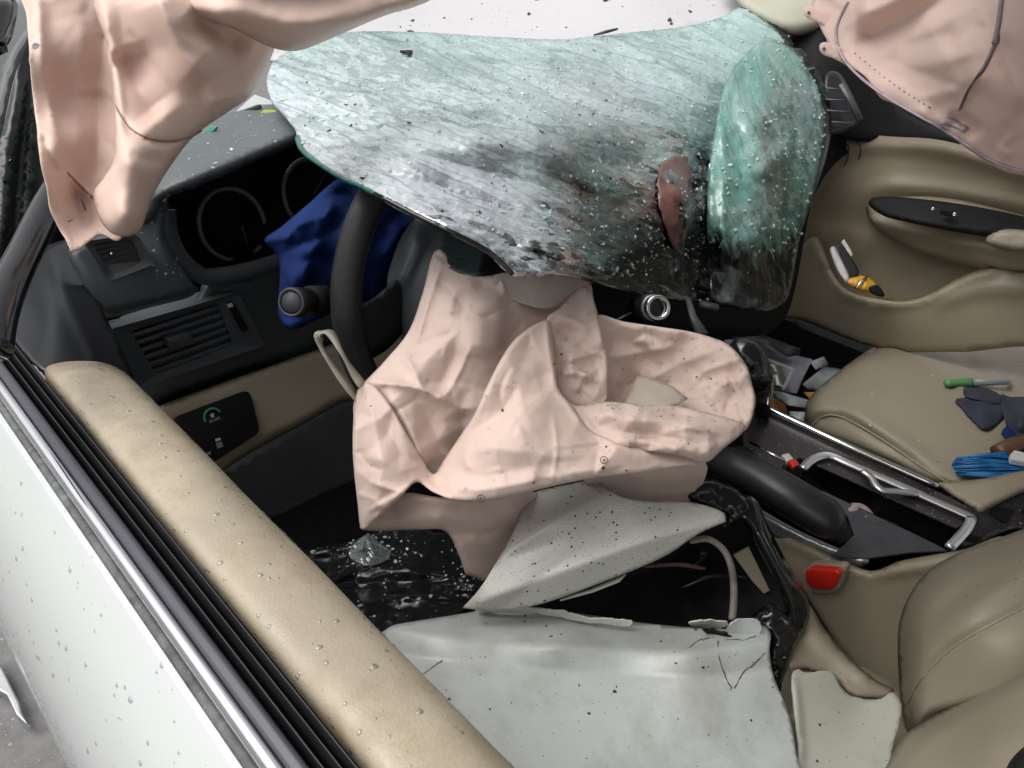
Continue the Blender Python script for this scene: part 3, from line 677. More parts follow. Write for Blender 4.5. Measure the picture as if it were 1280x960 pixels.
# left pod with the window vent
pd = sheet([(84, 316), (100, 300), (130, 262), (175, 248), (205, 246), (212, 268), (210, 296), (222, 322), (243, 352), (248, 362), (236, 372), (190, 384), (140, 397), (126, 396), (112, 372), (98, 345)],
           [cy(84, 316, .84), cy(130, 262, .87), cy(205, 246, .845), cy(215, 300, .835), cy(243, 355, .83), cy(190, 380, .826), cy(130, 392, .825), cy(100, 345, .83), cy(160, 330, .832), cy(180, 290, .85)], step=6, roll=.022, rollw=10)
pdo = dash.part('vent_pod', pd, M['dash'], thick=.01)
dash.part('glass_crumbs', chips(pd, 60, .0006, .002, box_keep(170, 250, 245, 350), 16), M['crumb'], pdo, smooth=False, kind='stuff')
def vent(outer, inner, yy, nsl, name='air_vent', knob=None, deep=.03, slat_along=(0, 1)):
    """frame as a rim between two outlines, slats across the opening"""
    vf = None
    O = [Y(x, y, yy) for x, y in rpoly(outer, 8)]; I = [Y(x, y, yy + .004) for x, y in rpoly(inner, 6)]; I2 = [p + np.array([0, deep, .004]) for p in I]; n = len(O)
    O2 = [p + np.array([0, .012, 0]) for p in O]
    F = []
    for i in range(n):
        j = (i + 1) % n; F += [(i, j, n + j, n + i), (n + i, n + j, 2*n + j, 2*n + i), (3*n+i, 3*n+j, j, i)]
    vf = dash.part(name, (np.array(O + I + I2 + O2), F), M['dash'], smooth=False)
    dash.part('vent_cavity', (np.array(I2), [tuple(range(n))]), M['matte_black'], vf, smooth=False)
    A, B, C, E = [np.array(p, float) for p in inner]        # top-left, top-right, bottom-right, bottom-left
    for k in range(nsl):
        t = (k + .6) / nsl
        l, r = A + (E - A) * t, B + (C - B) * t
        p, q = Y(l[0], l[1], yy + .008), Y(r[0], r[1], yy + .008)
        up = np.array([0, .010, -.0035]); th = np.array([0, .0006, .0022])
        P = [p - th, p + th, q + th, q - th]; P = P + [x + up for x in P]
        dash.part('slat', (np.array(P), [(0, 3, 2, 1), (4, 5, 6, 7), (0, 1, 5, 4), (1, 2, 6, 5), (2, 3, 7, 6), (3, 0, 4, 7)]), M['black' if yy < .83 else 'dash'], vf, smooth=False)  # large vent's slats take the lighter plastic in place of their highlights
    return vf
vent([(104, 302), (172, 292), (194, 330), (136, 352)], [(116, 306), (165, 299), (178, 328), (140, 343)], .825, 6)
dash.part('vent_dial', cyl(Y(140, 318, .828), Y(139, 317, .822), .002, .0015, 8), M['chrome'])
# panel with the large vent
lf = sheet([(118, 420), (128, 404), (190, 388), (245, 372), (256, 352), (300, 346), (350, 330), (400, 320), (470, 310), (470, 430), (425, 440), (330, 455), (230, 488), (178, 508), (150, 486), (132, 450)],
           [cy(118, 420, .88), cy(245, 372, .865), cy(350, 330, .868), cy(470, 310, .90), cy(470, 430, .90), cy(330, 455, .868), cy(178, 508, .86), cy(150, 486, .875), cy(230, 430, .866)], step=7, roll=.015, rollw=8)
dash.part('fascia_panel', lf, M['dash'], thick=.006)
big = vent([(136, 412), (298, 366), (332, 432), (170, 486)], [(163, 414), (272, 378), (292, 432), (195, 468)], .850, 6, deep=.035)
sl_ = plate([(284, 380), (291, 377), (311, 412), (303, 416)], (Y, .848), .004, 2)
dash.part('dial_slot', sl_, M['matte_black'], big, smooth=False)
dash.part('dial_mark', plate([(284, 381), (290, 379), (292, 383), (286, 385)], (Y, .8465), .002), M['white_plastic'], big, smooth=False)
dash.part('vent_tab', plate([(208, 424), (238, 416), (243, 430), (213, 440)], (Y, .842), .014, 3), M['dash'], big, bevel=.0015)
# beige strip with the switch panel
bs = sheet([(150, 520), (185, 512), (250, 488), (330, 460), (400, 436), (450, 420), (520, 430), (520, 500), (440, 500), (380, 530), (310, 568), (262, 600), (230, 610), (180, 570)],
           [cyt(*p, .83) for p in ((150, 520), (250, 488), (330, 460), (450, 420), (520, 500), (440, 500), (310, 568), (230, 610))] + [cyt(300, 510, .822), cyt(220, 550, .822)], step=7, roll=.015, rollw=7)
bst = dash.part('lower_strip', bs, M['beige'], thick=.008, label='beige vinyl strip under the vents')
swp = dash.part('switch_panel', plate([(217, 523), (312, 487), (326, 540), (246, 592), (228, 572)], (YT, .814), .012, 9), M['matte_black'], bevel=.001)
bc = YT(266, 521, .8125)
dash.part('green_button', ring(bc, (0, -1, .5), .0105, .0014, 28, 6, .2, 3.4), M['econ'], swp)
ux = YT(290, 512, .8125) - YT(250, 528, .8125); ux /= np.linalg.norm(ux); uy = np.cross(ux, (0, -1, .5)); uy = uy / np.linalg.norm(uy)
if uy[2] < 0: uy = -uy
leaf = []
for k in range(16):
    th = 2 * math.pi * k / 16; r = .0030 * (1 if k % 3 else .55); leaf.append(bc + (math.cos(th) * ux + math.sin(th) * uy) * r + uy * .0018 + np.array([0, -.0004, .0002]))
dash.part('leaf_mark', prism(leaf, (0, .0006, 0)), M['print'], swp, smooth=False)
dash.part('lettering', text_geo('ECON', bc - ux * .0062 - uy * .0058 + np.array([0, -.0006, 0]), ux, uy, .0050), M['print'], swp, smooth=False)
dash.part('lettering', text_geo('LOW', YT(250, 574, .8125), ux, uy, .0065), M['print'], swp, smooth=False)
dash.part('switch_mark', plate([(269, 549), (275, 547), (276, 550), (270, 552)], (YT, .8125), .0008), M['print'], swp, smooth=False)
dash.part('switch_mark', plate([(270, 554), (277, 552), (279, 558), (272, 561)], (YT, .8125), .0008), M['gauge'], swp, smooth=False)
# knee panel below and the passenger half of the dash
kn = sheet([(230, 605), (262, 596), (310, 566), (380, 528), (440, 498), (520, 480), (520, 560), (400, 620), (330, 650), (280, 640)], [cy(262, 600, .87), cy(520, 500, .93), (400, 620, 1.15), (280, 640, 1.05)], step=12)
dash.part('knee_panel', kn, M['black'], thick=.006)
pt = sheet([(560, 120), (700, 90), (880, 60), (1000, 50), (1060, 70), (1150, 130), (1180, 170), (1080, 180), (1020, 240), (980, 400), (900, 420), (760, 400), (640, 330)],
           [(560, 120, 1.25), (700, 90, 1.45), (1000, 50, 1.62), (1150, 130, 1.60), (1080, 180, 1.55), (1020, 240, 1.50), (900, 420, 1.42), (760, 400, 1.25), (640, 330, 1.10), (800, 200, 1.28), (950, 200, 1.48)], step=14, wr=.02, wrs=70)
dash.part('passenger_fascia', pt, M['matte_black'], thick=.01)
pv = dash.part('side_vent', sheet([(1030, 95), (1050, 92), (1075, 140), (1072, 156), (1046, 168), (1030, 165)], [(1030, 95, 1.46), (1075, 140, 1.46), (1046, 168, 1.44)], roll=.01, rollw=5, step=4), M['black'], thick=.01)
for k in range(4):
    y = 108 + k * 14; dash.part('slat', tube([D(1032, y + 2, 1.435), D(1058 + k * 3, y + 4, 1.435)], .003, 5, .5), M['dash'], pv)
dash.part('side_vent_bezel', ribbon([D(*p, 1.43) for p in ((1052, 104), (1064, 124), (1076, 150))], .012, ROT[:, 2]), M['dash'], pv, thick=.004)
dash.part('end_cap', sheet([(1035, 60), (1060, 70), (1110, 112), (1130, 140), (1180, 165), (1200, 180), (1100, 178), (1040, 168), (1030, 120), (985, 60), (1000, 30), (1030, 20)], [(1035, 60, 1.53), (1000, 30, 1.58), (1130, 140, 1.51), (1200, 180, 1.48), (1040, 168, 1.50)], step=8, roll=.01, rollw=8), M['matte_black'], thick=.01)
# odds and ends on the dash top behind the hood
odds = [('paper_scrap', 'white paper scrap lying behind the instrument hood', 'paper', [(285, 148), (318, 118), (345, 128), (340, 142)], 1.02, 'paper_white'),
        ('dark_strip_scrap', 'thin dark strip on the white paper behind the hood', 'scrap', [(292, 142), (325, 130), (327, 134), (296, 146)], 1.00, 'grit'),
        ('lime_scrap', 'lime yellow crumpled bit beside the left glass corner', 'scrap', [(322, 143), (330, 137), (345, 137), (347, 143), (332, 149)], .99, 'lime'),
        ('green_scrap', 'small green plastic bit peeking past the hanging curtain bag', 'scrap', [(252, 166), (262, 157), (272, 158), (268, 163), (258, 169)], .93, 'greenbit')]
for n_, l_, c_, pl_, d_, m_ in odds: one(n_, l_, c_, plate(pl_, (D, d_), .004), M[m_], smooth=False, bevel=.001)

# ================================================================== STEERING WHEEL
wc = np.array([-.373, .586, .913]); wn = np.array([.022, -.989, .144])
wheel = Thing('steering_wheel', 'black leather steering wheel half hidden by the hanging airbag', 'steering wheel', tuple(wc), under=car)
rim = wheel.part('rim', ring(wc, wn, .168, .0155, 80, 14), M['wheel'])
wheel.part('rim_seam', ring(wc + wn * .002, wn, .1540, .0016, 60, 5), M['matte_black'], rim)
hb = sheet([(484, 360), (490, 325), (505, 290), (525, 272), (600, 290), (680, 330), (720, 400), (660, 470), (560, 480), (505, 430)], [(484, 360, .80), (525, 272, .79), (680, 330, .80), (600, 380, .765), (540, 350, .775), (660, 470, .80), (505, 430, .80)], [([(500, 360), (515, 320), (530, 290)], .012, 10, 'r')], roll=.03, rollw=14, step=7)
wheel.part('hub', hb, M['dash'], thick=.02)
wheel.part('spoke', sheet([(432, 400), (470, 370), (500, 350), (510, 400), (480, 440), (436, 452)], [(432, 400, .735), (500, 350, .78), (480, 440, .79)], roll=.01, rollw=10, step=7), M['black'], thick=.015)
wheel.part('spoke', tube([wc + np.array([0, .02, -.02]), wc + np.array([.02, .01, -.17])], [.03, .02], 10, .5, up=(0, 1, .1)), M['black'])
cv = Thing('airbag_cover_flap', 'black airbag cover flap standing open above the peach bag', 'airbag cover', tuple(D(585, 345, .72)))
c1 = cv.part('cover_face', sheet([(555, 292, 1), (610, 300, 1), (598, 342, 1), (580, 342), (545, 328, 1)], [(555, 292, .755), (610, 300, .73), (598, 342, .70), (545, 328, .715)], step=5), M['flap'], thick=.006, bevel=.001)
cv.part('cover_side', sheet([(610, 300, 1), (650, 325, 1), (632, 338), (618, 350, 1), (598, 342, 1)], [(610, 300, .73), (650, 325, .76), (618, 350, .73), (598, 342, .70)], step=5), M['black'], thick=.005)
a, b, c = D(569, 327, .7145), D(583, 330, .7095), D(571, 318, .722)
u = (b - a) / np.linalg.norm(b - a); v = (c - a) - u * ((c - a) @ u); v /= np.linalg.norm(v)
nn = np.cross(u, v); nn = nn if nn @ (CAM - a) > 0 else -nn
cv.part('lettering', text_geo('SRS', a + nn * .002, u, v, .006), M['matte_black'], c1, smooth=False)
cv.part('lettering', text_geo('AIRBAG', a + nn * .002 - v * .006, u, v, .004), M['matte_black'], c1, smooth=False)
# stalk
stk = Thing('light_stalk', 'grey tipped black control stalk left of the steering wheel', 'control stalk', tuple(D(400, 375, .80)), under=car)
p0, p1 = D(440, 372, .86), D(364, 378, .735); ax = p1 - p0; ax /= np.linalg.norm(ax)
stk.part('shaft', tube([p0, p0 + ax * .06, D(400, 376, .79)], [.010, .012, .011], 14), M['black'])
stk.part('grip_ring', tube([D(404, 375, .795), D(388, 376, .77)], [.0155, .0155], 16), M['matte_black'])
kb = stk.part('knob', tube([D(384, 377, .765), D(370, 378, .745), D(364, 378.5, .737)], [.0135, .0150, .0140], 20), M['black'])
stk.part('knob_rim', ring(p1, ax, .0128, .0016, 28, 6), M['slate'], kb)
stk.part('knob_face', tube([p1 - ax * .001, p1 + ax * .0006], [.0105, .0100], 20), M['slate'], kb)
# blue cloth behind the wheel
bl = join(sheet([(330, 300), (352, 283), (385, 255), (420, 225), (450, 218), (480, 240), (520, 265), (560, 270), (560, 330), (500, 370), (440, 380), (400, 398), (365, 412), (348, 395), (350, 340), (345, 318)],
          [(330, 300, .84), (420, 225, .86), (450, 218, .86), (520, 265, .87), (560, 330, .90), (440, 380, .87), (365, 412, .86), (348, 395, .86), (400, 300, .82)],
          [([(425, 225), (400, 290), (370, 370)], .03, 16, 'r'), ([(352, 285), (370, 320), (360, 400)], .02, 12, 'r'), ([(455, 230), (440, 290), (420, 360)], .028, 14, 'r'), ([(385, 262), (430, 240), (460, 255)], -.02, 8, 'r'),
           ([(475, 330), (500, 290), (530, 265)], .03, 10, 'r'), ([(340, 305), (390, 300), (430, 270)], -.012, 6, 'v'), ([(515, 300), (500, 330), (480, 365)], -.02, 8, 'r'), ([(375, 330), (400, 320), (430, 330)], -.012, 6, 'v')], step=4, wr=.004, wrs=30, roll=.015, rollw=8, cr=(10, 77, .006, 20, 70), crisp=True, fac=((26, .012), (70, .003))))
one('blue_cloth', 'crumpled dark blue cloth stuffed behind the steering wheel', 'cloth', bl, M['blue'], thick=.002)
# cream tether loop
tp_ = sp3([D(450, 508, .69), D(440, 492, .675), D(415, 458, .665), D(399, 430, .66), D(402, 418, .658), D(412, 417, .655), D(424, 437, .652), D(438, 462, .66), D(452, 482, .665)], 6)
one('tether_strap', 'cream folded tether strap looping out left of the airbag', 'strap', ribbon(tp_, [.010 + .004 * math.sin(i * .3) for i in range(len(tp_))], (.4, -.3, 1)), M['strapcream'], thick=.0012)

# ================================================================== WINDSHIELD
def attr_tps(geo, pts): return np.clip(tps([p[:2] for p in pts], np.array([p[2] for p in pts], float), geo[2], 1e-2), 0, 1.4)
wsh = Thing('windshield', 'crazed teal laminated windshield collapsed over the dashboard and wheel', 'windshield', tuple(D(700, 330, .95)))
ws = sheet([(334, 96), (350, 70), (420, 42), (520, 40), (620, 46), (700, 49), (770, 42), (850, 34), (900, 22), (930, 8), (960, 28), (985, 60), (960, 110), (930, 180), (905, 250), (892, 330), (890, 372), (840, 374), (790, 366), (758, 358, 1), (735, 350), (700, 342), (641, 340, 1), (610, 310), (560, 283), (510, 262), (470, 240), (420, 215), (378, 185), (368, 160), (352, 140), (338, 122)],
           [(334, 96, 1.03), (350, 70, 1.12), (420, 42, 1.28), (520, 40, 1.42), (620, 46, 1.48), (770, 42, 1.53), (900, 22, 1.56), (930, 8, 1.57), (985, 60, 1.50), (930, 180, 1.32), (892, 330, 1.20), (890, 372, 1.18), (790, 366, .93), (758, 358, .76), (641, 340, .61), (600, 308, .605), (560, 283, .60), (510, 262, .61), (470, 240, .625), (420, 215, .70), (378, 185, .78), (345, 130, .93),
            (600, 145, .745), (700, 120, .96), (500, 170, .69), (700, 225, .75), (640, 260, .665), (700, 290, .68), (780, 210, .98), (800, 300, .95), (850, 120, 1.26), (450, 100, .98), (870, 260, 1.11), (560, 220, .658), (540, 155, .715), (660, 150, .77), (560, 90, 1.05), (640, 95, 1.05), (720, 170, .83), (640, 205, .705)],
           [([(520, 60), (640, 90), (760, 100), (860, 150)], -.02, 22, 'r'), ([(600, 110), (720, 150), (840, 170)], .012, 18, 'r'), ([(690, 200), (705, 230), (760, 260), (800, 250)], -.025, 14, 'r'), ([(820, 200), (850, 240), (855, 320), (850, 370)], .035, 14, 'r'),
            ([(885, 180), (882, 260), (886, 360)], -.04, 8, 'r'), ([(400, 150), (520, 190), (640, 220), (700, 240)], -.010, 6, 'v'), ([(380, 120), (500, 150), (640, 190)], .010, 8, 'v'), ([(440, 110), (560, 130), (700, 175)], -.010, 7, 'v'), ([(450, 205), (560, 235), (650, 270), (700, 300)], -.010, 7, 'v'), ([(560, 260), (640, 290), (720, 335)], .012, 8, 'v'), ([(360, 90), (420, 85), (470, 130)], .015, 14, 'r'), ([(700, 290), (730, 320), (755, 352)], .012, 10, 'v')], step=4.0, wr=.0022, wrs=26)
# brittle facets
wz = np.array([noise.noise(Vector((q[0] * .35, q[1] * .5, 3))) for q in ws[2]]) * .0016
ws = (ws[0] + wz[:, None] * np.array([-.5, -.5, .7]), ws[1], ws[2])
frost = attr_tps(ws, [(340, 100, .95), (420, 60, 1.0), (520, 60, .95), (700, 60, .9), (900, 30, .85), (600, 120, .9), (760, 110, .8), (450, 150, 1.0), (560, 190, 1.05), (420, 205, .95), (500, 245, .80), (560, 278, .55), (640, 225, .98), (680, 205, .9), (640, 290, .58), (600, 300, .50), (700, 330, .24), (755, 350, .15), (722, 242, .15), (800, 208, .6), (760, 190, .9), (740, 215, .5), (780, 290, -.05), (850, 330, -.1), (830, 180, .6), (850, 230, .2), (870, 150, .8), (940, 60, .8), (900, 120, .85), (885, 250, .3), (890, 360, 0), (800, 365, -.1), (700, 280, .28)])
teal = attr_tps(ws, [(370, 100, .12), (420, 130, .05), (520, 55, .35), (700, 60, .38), (600, 130, .25), (760, 110, .18), (450, 190, .05), (900, 60, .5), (870, 150, .55), (930, 130, .6), (690, 215, .35), (560, 230, .0), (640, 280, .0), (750, 300, .4)])
sky_sheen_v = attr_tps(ws, [(400, 100, .3), (520, 60, .1), (600, 120, .15), (440, 210, .6), (540, 260, .75), (640, 310, .75), (700, 335, .55), (750, 352, .3), (620, 240, .8), (690, 290, .35), (730, 240, .12), (790, 200, .55), (760, 180, .8), (830, 300, 0), (870, 350, 0), (800, 340, 0), (850, 220, .25), (700, 100, .3), (740, 110, .45), (900, 60, .05)])  # where the sky's reflection is strengthened and tinted into the colour
wmain = wsh.part('main_pane', ws, M['windshield'], attr=dict(frost=frost, teal=teal, sky_sheen=sky_sheen_v), thick=.005)
wf = sheet([(885, 330), (884, 250), (892, 170), (905, 110), (930, 70), (960, 50), (1000, 68), (1024, 110), (1031, 160), (1022, 220), (1000, 300), (985, 372), (960, 388), (920, 385), (890, 376)],
           [(885, 330, 1.15), (892, 170, 1.19), (930, 70, 1.36), (1000, 68, 1.45), (1031, 160, 1.42), (1000, 300, 1.33), (985, 372, 1.28), (890, 376, 1.15), (955, 200, 1.20), (945, 300, 1.16), (960, 110, 1.28)],
           [([(930, 120), (950, 200), (940, 330)], .015, 20, 'r'), ([(985, 100), (995, 190), (970, 320)], -.012, 10, 'v'), ([(900, 140), (905, 230), (900, 340)], .010, 6, 'v'), ([(950, 230), (970, 200), (1000, 180)], .015, 14, 'r')], step=4.0, wr=.008, wrs=34, roll=.006, rollw=5)
fr2 = attr_tps(wf, [(900, 150, 1.0), (960, 70, .95), (1010, 130, .9), (950, 200, .85), (920, 260, .85), (990, 250, .82), (940, 290, .8), (940, 325, .1), (900, 330, .1), (980, 330, .08), (930, 380, -.3), (980, 380, -.3)])
wf = (wf[0], wf[1], wf[2]); te2 = np.clip(.86 + .3 * np.array([noise.noise(Vector((q[0] * .012, q[1] * .02, 5))) for q in wf[2]]), 0, 1); wf_turned = (wf[0], wf[1], np.stack([wf[2][:, 1] * .9 + wf[2][:, 0] * .35, wf[2][:, 0]], 1))
wflap = wsh.part('folded_flap', wf_turned, M['windshield'], attr=dict(frost=fr2, teal=te2, sky_sheen=np.zeros(len(te2)) + .04), thick=.005, label='green teal glass flap folded down at the right')
ed = [proj_ for proj_ in spline([(372, 170), (380, 188), (420, 216), (450, 230), (480, 245), (520, 266), (560, 285), (610, 311), (641, 340)], 4, False)]
def on_ws(p, off=0):
    i = np.argmin(((ws[2] - p) ** 2).sum(1)); return ws[0][i] + (CAM - ws[0][i]) * off
e1, e2 = [p for p in ed if p[0] < 470], [p for p in ed if p[0] > 464]
wsh.part('glass_edge', tube([snap(p, ws, .001) + np.array([0, 0, -.002]) for p in e1], [.0034 - .0012 * i / len(e1) for i in range(len(e1))], 6), M['glassedge'], wmain)
wsh.part('glass_edge', tube([snap(p, ws, .001) + np.array([0, 0, -.002]) for p in e2], .0022, 6), M['gloss_black'], wmain)
eb = spline([(925, 8), (955, 25), (985, 55), (1008, 82), (1025, 118), (1032, 160), (1024, 215), (1012, 260)], 6, False)
def on_wf(p):
    i = np.argmin(((wf[2] - p) ** 2).sum(1)); j = np.argmin(((ws[2] - p) ** 2).sum(1))
    return wf[0][i] if ((wf[2][i] - p) ** 2).sum() < ((ws[2][j] - p) ** 2).sum() else ws[0][j]
ebp = [on_wf(p) for p in eb]; ebs = [ebp[0]] + [(ebp[i-1] + ebp[i] * 2 + ebp[i+1]) / 4 for i in range(1, len(ebp) - 1)] + [ebp[-1]]
wsh.part('rubber_edge', ribbon(ebs, [.006 + .022 * math.sin(math.pi * min(1, i / len(ebs) * 1.1)) for i in range(len(ebs))], ROT[:, 2]), M['gloss_black'], wmain, thick=.006)
wsh.part('glass_crumbs', chips(ws, 2300, .0006, .0028, lambda p: (p[:, 1] < 345) * (.5 + .5 * ((p[:, 0] > 600) & (p[:, 1] > 200))) + .2, 11, .8), M['crumb'], wmain, smooth=False, kind='stuff')
wsh.part('glass_crumbs', chips(wf, 500, .0007, .0034, lambda p: (p[:, 1] < 320) + .05, 12, .8), M['crumb'], wflap, smooth=False, kind='stuff')
wsh.part('rain_beads', beads(ws, 1200, .0006, .0024, lambda p: (p[:, 1] < 300) + .1, seed=21), M['water'], wmain, kind='stuff')
wsh.part('grit', chips(ws, 150, .0006, .0024, lambda p: (p[:, 1] > 130) + .2, 31, .5), M['grit'], wmain, smooth=False, kind='stuff')
one('leaf_scrap', 'small dark curled leaf scrap on the upper glass', 'leaf', chips((np.array([on_ws(np.array(p), .006) for p in ((504, 62), (518, 66), (510, 73))]), [(0, 1, 2)], np.array([(504, 62), (518, 66), (510, 73)])), 3, .007, .010, None, 2, .4), M['grit'], smooth=False)
# film of maroon tint hanging behind the broken lower edge
mpts = [(826, 203, 1), (850, 195), (884, 206, 1), (882, 222, 1), (862, 226), (868, 262), (858, 296), (850, 322, 1), (838, 300), (828, 270), (822, 235)]
mf = sheet(mpts, [(p[0], p[1], ((snap(p[:2], ws, .006) - CAM) @ ROT)[2]) for p in mpts] + [(845, 240, ((snap((845, 240), ws, .008) - CAM) @ ROT)[2]), (845, 280, ((snap((845, 280), ws, .008) - CAM) @ ROT)[2])], step=4, wr=.003, wrs=14, jag=2.5)
one('tint_film_scrap', 'maroon film scrap stuck on the dark part of the glass', 'film', mf, M['redfilm'], thick=.001)

# ================================================================== DRIVER AIRBAG
ab = Thing('driver_airbag', 'peach deflated driver airbag draped over the steering wheel hub', 'airbag', tuple(D(600, 660, .66)))
# back skin with the upper shoulder
A1 = sheet([(541, 318), (552, 312), (570, 330), (600, 345), (640, 340), (700, 342), (735, 350), (742, 375), (748, 400), (740, 470), (700, 520), (640, 560), (580, 600), (520, 600), (460, 560), (442, 520), (446, 490), (456, 477), (480, 452), (510, 415), (527, 370)],
           [(541, 318, .715), (570, 330, .71), (600, 345, .705), (640, 340, .72), (735, 350, .745), (748, 400, .74), (740, 470, .73), (640, 560, .70), (520, 600, .69), (442, 520, .69), (456, 477, .675), (510, 415, .69), (580, 400, .672), (560, 470, .665), (500, 480, .668), (660, 400, .72), (640, 440, .705), (640, 370, .712)],
           [([(552, 330), (535, 380), (520, 430)], .008, 6, 'v'), ([(628, 360), (630, 400), (626, 450)], .010, 7, 's'), ([(456, 478), (520, 485), (575, 510)], .014, 9, 'v'), ([(575, 512), (578, 540), (560, 570)], -.012, 12, 'r'), ([(505, 440), (520, 470), (535, 500)], .007, 7, 'v'), ([(570, 350), (575, 420), (540, 500)], -.006, 14, 'r'), ([(600, 350), (570, 365), (560, 400)], .008, 9, 'r'), ([(480, 485), (510, 530), (530, 585)], .02, 14, 'r'), ([(645, 345), (665, 375), (700, 385)], -.008, 10, 'r'), ([(535, 500), (560, 490), (590, 430)], .006, 6, 'v'), ([(590, 345), (625, 350), (630, 372)], .008, 6, 'v')], step=2.7, wr=.0004, wrs=24, roll=.004, rollw=5, cr=(12, 1, 0.003), crisp=True, fac=((26, 0.0045), (90, 0.0013)))
# pale lining patch showing at the neck
A0 = sheet([(618, 345), (650, 340), (735, 348), (722, 362), (690, 385), (655, 380), (625, 365)], [(618, 345, .700), (650, 340, .705), (735, 348, .725), (690, 385, .708), (625, 365, .702)], step=4, wr=.001, wrs=18)
# big front lobe falling from the ridge
A2 = sheet([(442, 515), (446, 492), (458, 478), (472, 486), (490, 510), (510, 545), (530, 578), (542, 592), (553, 578), (575, 545), (592, 520), (610, 480), (630, 442), (650, 418), (684, 399), (690, 420), (694, 450), (698, 484), (716, 508), (736, 536), (770, 552), (820, 560), (875, 578), (840, 585), (790, 592), (740, 598), (690, 608), (640, 620), (600, 627), (566, 625), (540, 614), (520, 603), (500, 622), (480, 640), (468, 652), (452, 662), (447, 630), (441, 570)],
           [(442, 515, .668), (458, 478, .662), (490, 510, .655), (530, 578, .665), (542, 592, .668), (592, 520, .652), (630, 442, .668), (684, 399, .685), (698, 484, .675), (736, 536, .664), (820, 560, .668), (875, 578, .672), (790, 592, .648), (690, 608, .628), (600, 627, .625), (540, 614, .635), (452, 662, .665), (441, 570, .662), (640, 540, .628), (600, 580, .632), (480, 570, .640), (470, 630, .648), (720, 575, .636), (650, 480, .655), (520, 603, .645)],
           [([(542, 592), (552, 560), (580, 530)], -.012, 7, 'v'), ([(455, 480), (470, 540), (475, 610), (460, 655)], .008, 13, 'r'), ([(545, 600), (600, 612), (690, 596), (790, 580)], .007, 9, 'r'), ([(684, 400), (686, 440), (700, 490), (740, 545)], .006, 6, 'v'), ([(600, 520), (660, 500), (690, 470)], -.004, 18, 'r'), ([(460, 602), (500, 615), (530, 622)], .006, 6, 'v'), ([(570, 580), (620, 560), (700, 570), (780, 570)], .004, 12, 'r'), ([(590, 590), (580, 570), (592, 550)], .004, 4, 'v'), ([(446, 560), (460, 580), (480, 588)], -.004, 7, 'v')], step=2.7, wr=.0004, wrs=28, roll=.004, rollw=5, cr=(10, 2, 0.0022, 25, 90), crisp=True, fac=((30, 0.0042), (110, 0.0011)))
# tongue of cloth in the middle
A3 = sheet([(684, 399), (700, 385), (728, 358), (740, 372), (746, 395), (754, 425), (759, 450), (758, 500), (740, 507), (718, 506), (700, 488), (694, 455), (692, 425)],
           [(684, 399, .690), (728, 358, .715), (746, 395, .705), (759, 450, .694), (758, 500, .690), (718, 506, .700), (694, 455, .702), (725, 420, .690), (730, 470, .694)],
           [([(700, 452), (725, 446), (752, 440)], .008, 5, 'v'), ([(698, 470), (720, 466), (752, 478)], .008, 5, 'v'), ([(690, 405), (715, 420), (735, 440)], -.008, 8, 'r'), ([(745, 395), (752, 440), (756, 495)], .008, 6, 'r'), ([(720, 490), (730, 470), (750, 462)], .006, 4, 'v'), ([(712, 440), (716, 470), (712, 495)], .004, 4, 'v')], step=3, wr=.0004, wrs=14, cr=(5, 3, 0.003, 15, 45), crisp=True, fac=((14, 0.004), (30, 0.0014)))
# right pouch: far wall, floor and near roll
A4 = sheet([(744, 396), (780, 402), (820, 408), (860, 414), (890, 422), (912, 432), (932, 455), (940, 480), (944, 505), (928, 540), (880, 530), (820, 525), (770, 520), (752, 500), (748, 450)],
           [(744, 396, .735), (820, 408, .725), (890, 422, .705), (932, 455, .680), (944, 505, .670), (928, 540, .668), (820, 525, .715), (770, 520, .72), (752, 500, .715), (748, 450, .735), (800, 450, .748), (850, 470, .735), (900, 480, .690), (870, 440, .718)],
           [([(760, 448), (800, 440), (850, 432)], .008, 6, 'v'), ([(800, 478), (850, 455), (900, 435)], .012, 12, 'r'), ([(860, 490), (880, 465), (925, 450)], .010, 7, 'v'), ([(775, 500), (790, 480), (800, 468)], -.008, 10, 'r'), ([(880, 500), (905, 480), (935, 478)], .008, 8, 'r'), ([(905, 520), (915, 490), (912, 450)], -.008, 7, 'v')], step=3.2, wr=.0004, wrs=20, roll=.004, rollw=5, cr=(8, 4, 0.003, 20, 60), crisp=True, fac=((24, 0.0048), (70, 0.0014)))
A5 = sheet([(700, 490), (720, 506), (760, 502), (800, 506), (850, 508), (900, 520), (930, 530), (927, 542), (905, 560), (882, 578), (850, 570), (800, 562), (765, 556), (735, 538), (716, 512)],
           [(700, 490, .688), (760, 502, .685), (850, 508, .682), (930, 530, .662), (905, 560, .648), (882, 578, .650), (800, 562, .656), (735, 538, .668), (800, 530, .655), (860, 540, .645)],
           [([(740, 515), (800, 525), (870, 528), (925, 535)], .008, 7, 'r'), ([(760, 538), (820, 545), (885, 560)], -.008, 6, 'v'), ([(770, 550), (830, 556), (885, 570)], .007, 6, 'r'), ([(800, 508), (830, 516), (900, 524)], -.006, 6, 'v'), ([(820, 545), (860, 535), (910, 545)], .005, 5, 'v')], step=3.2, wr=.0004, wrs=16, roll=.004, rollw=5, cr=(6, 5, 0.0024, 20, 70, 0.2), crisp=True, fac=((18, 0.0036), (50, 0.0012)))
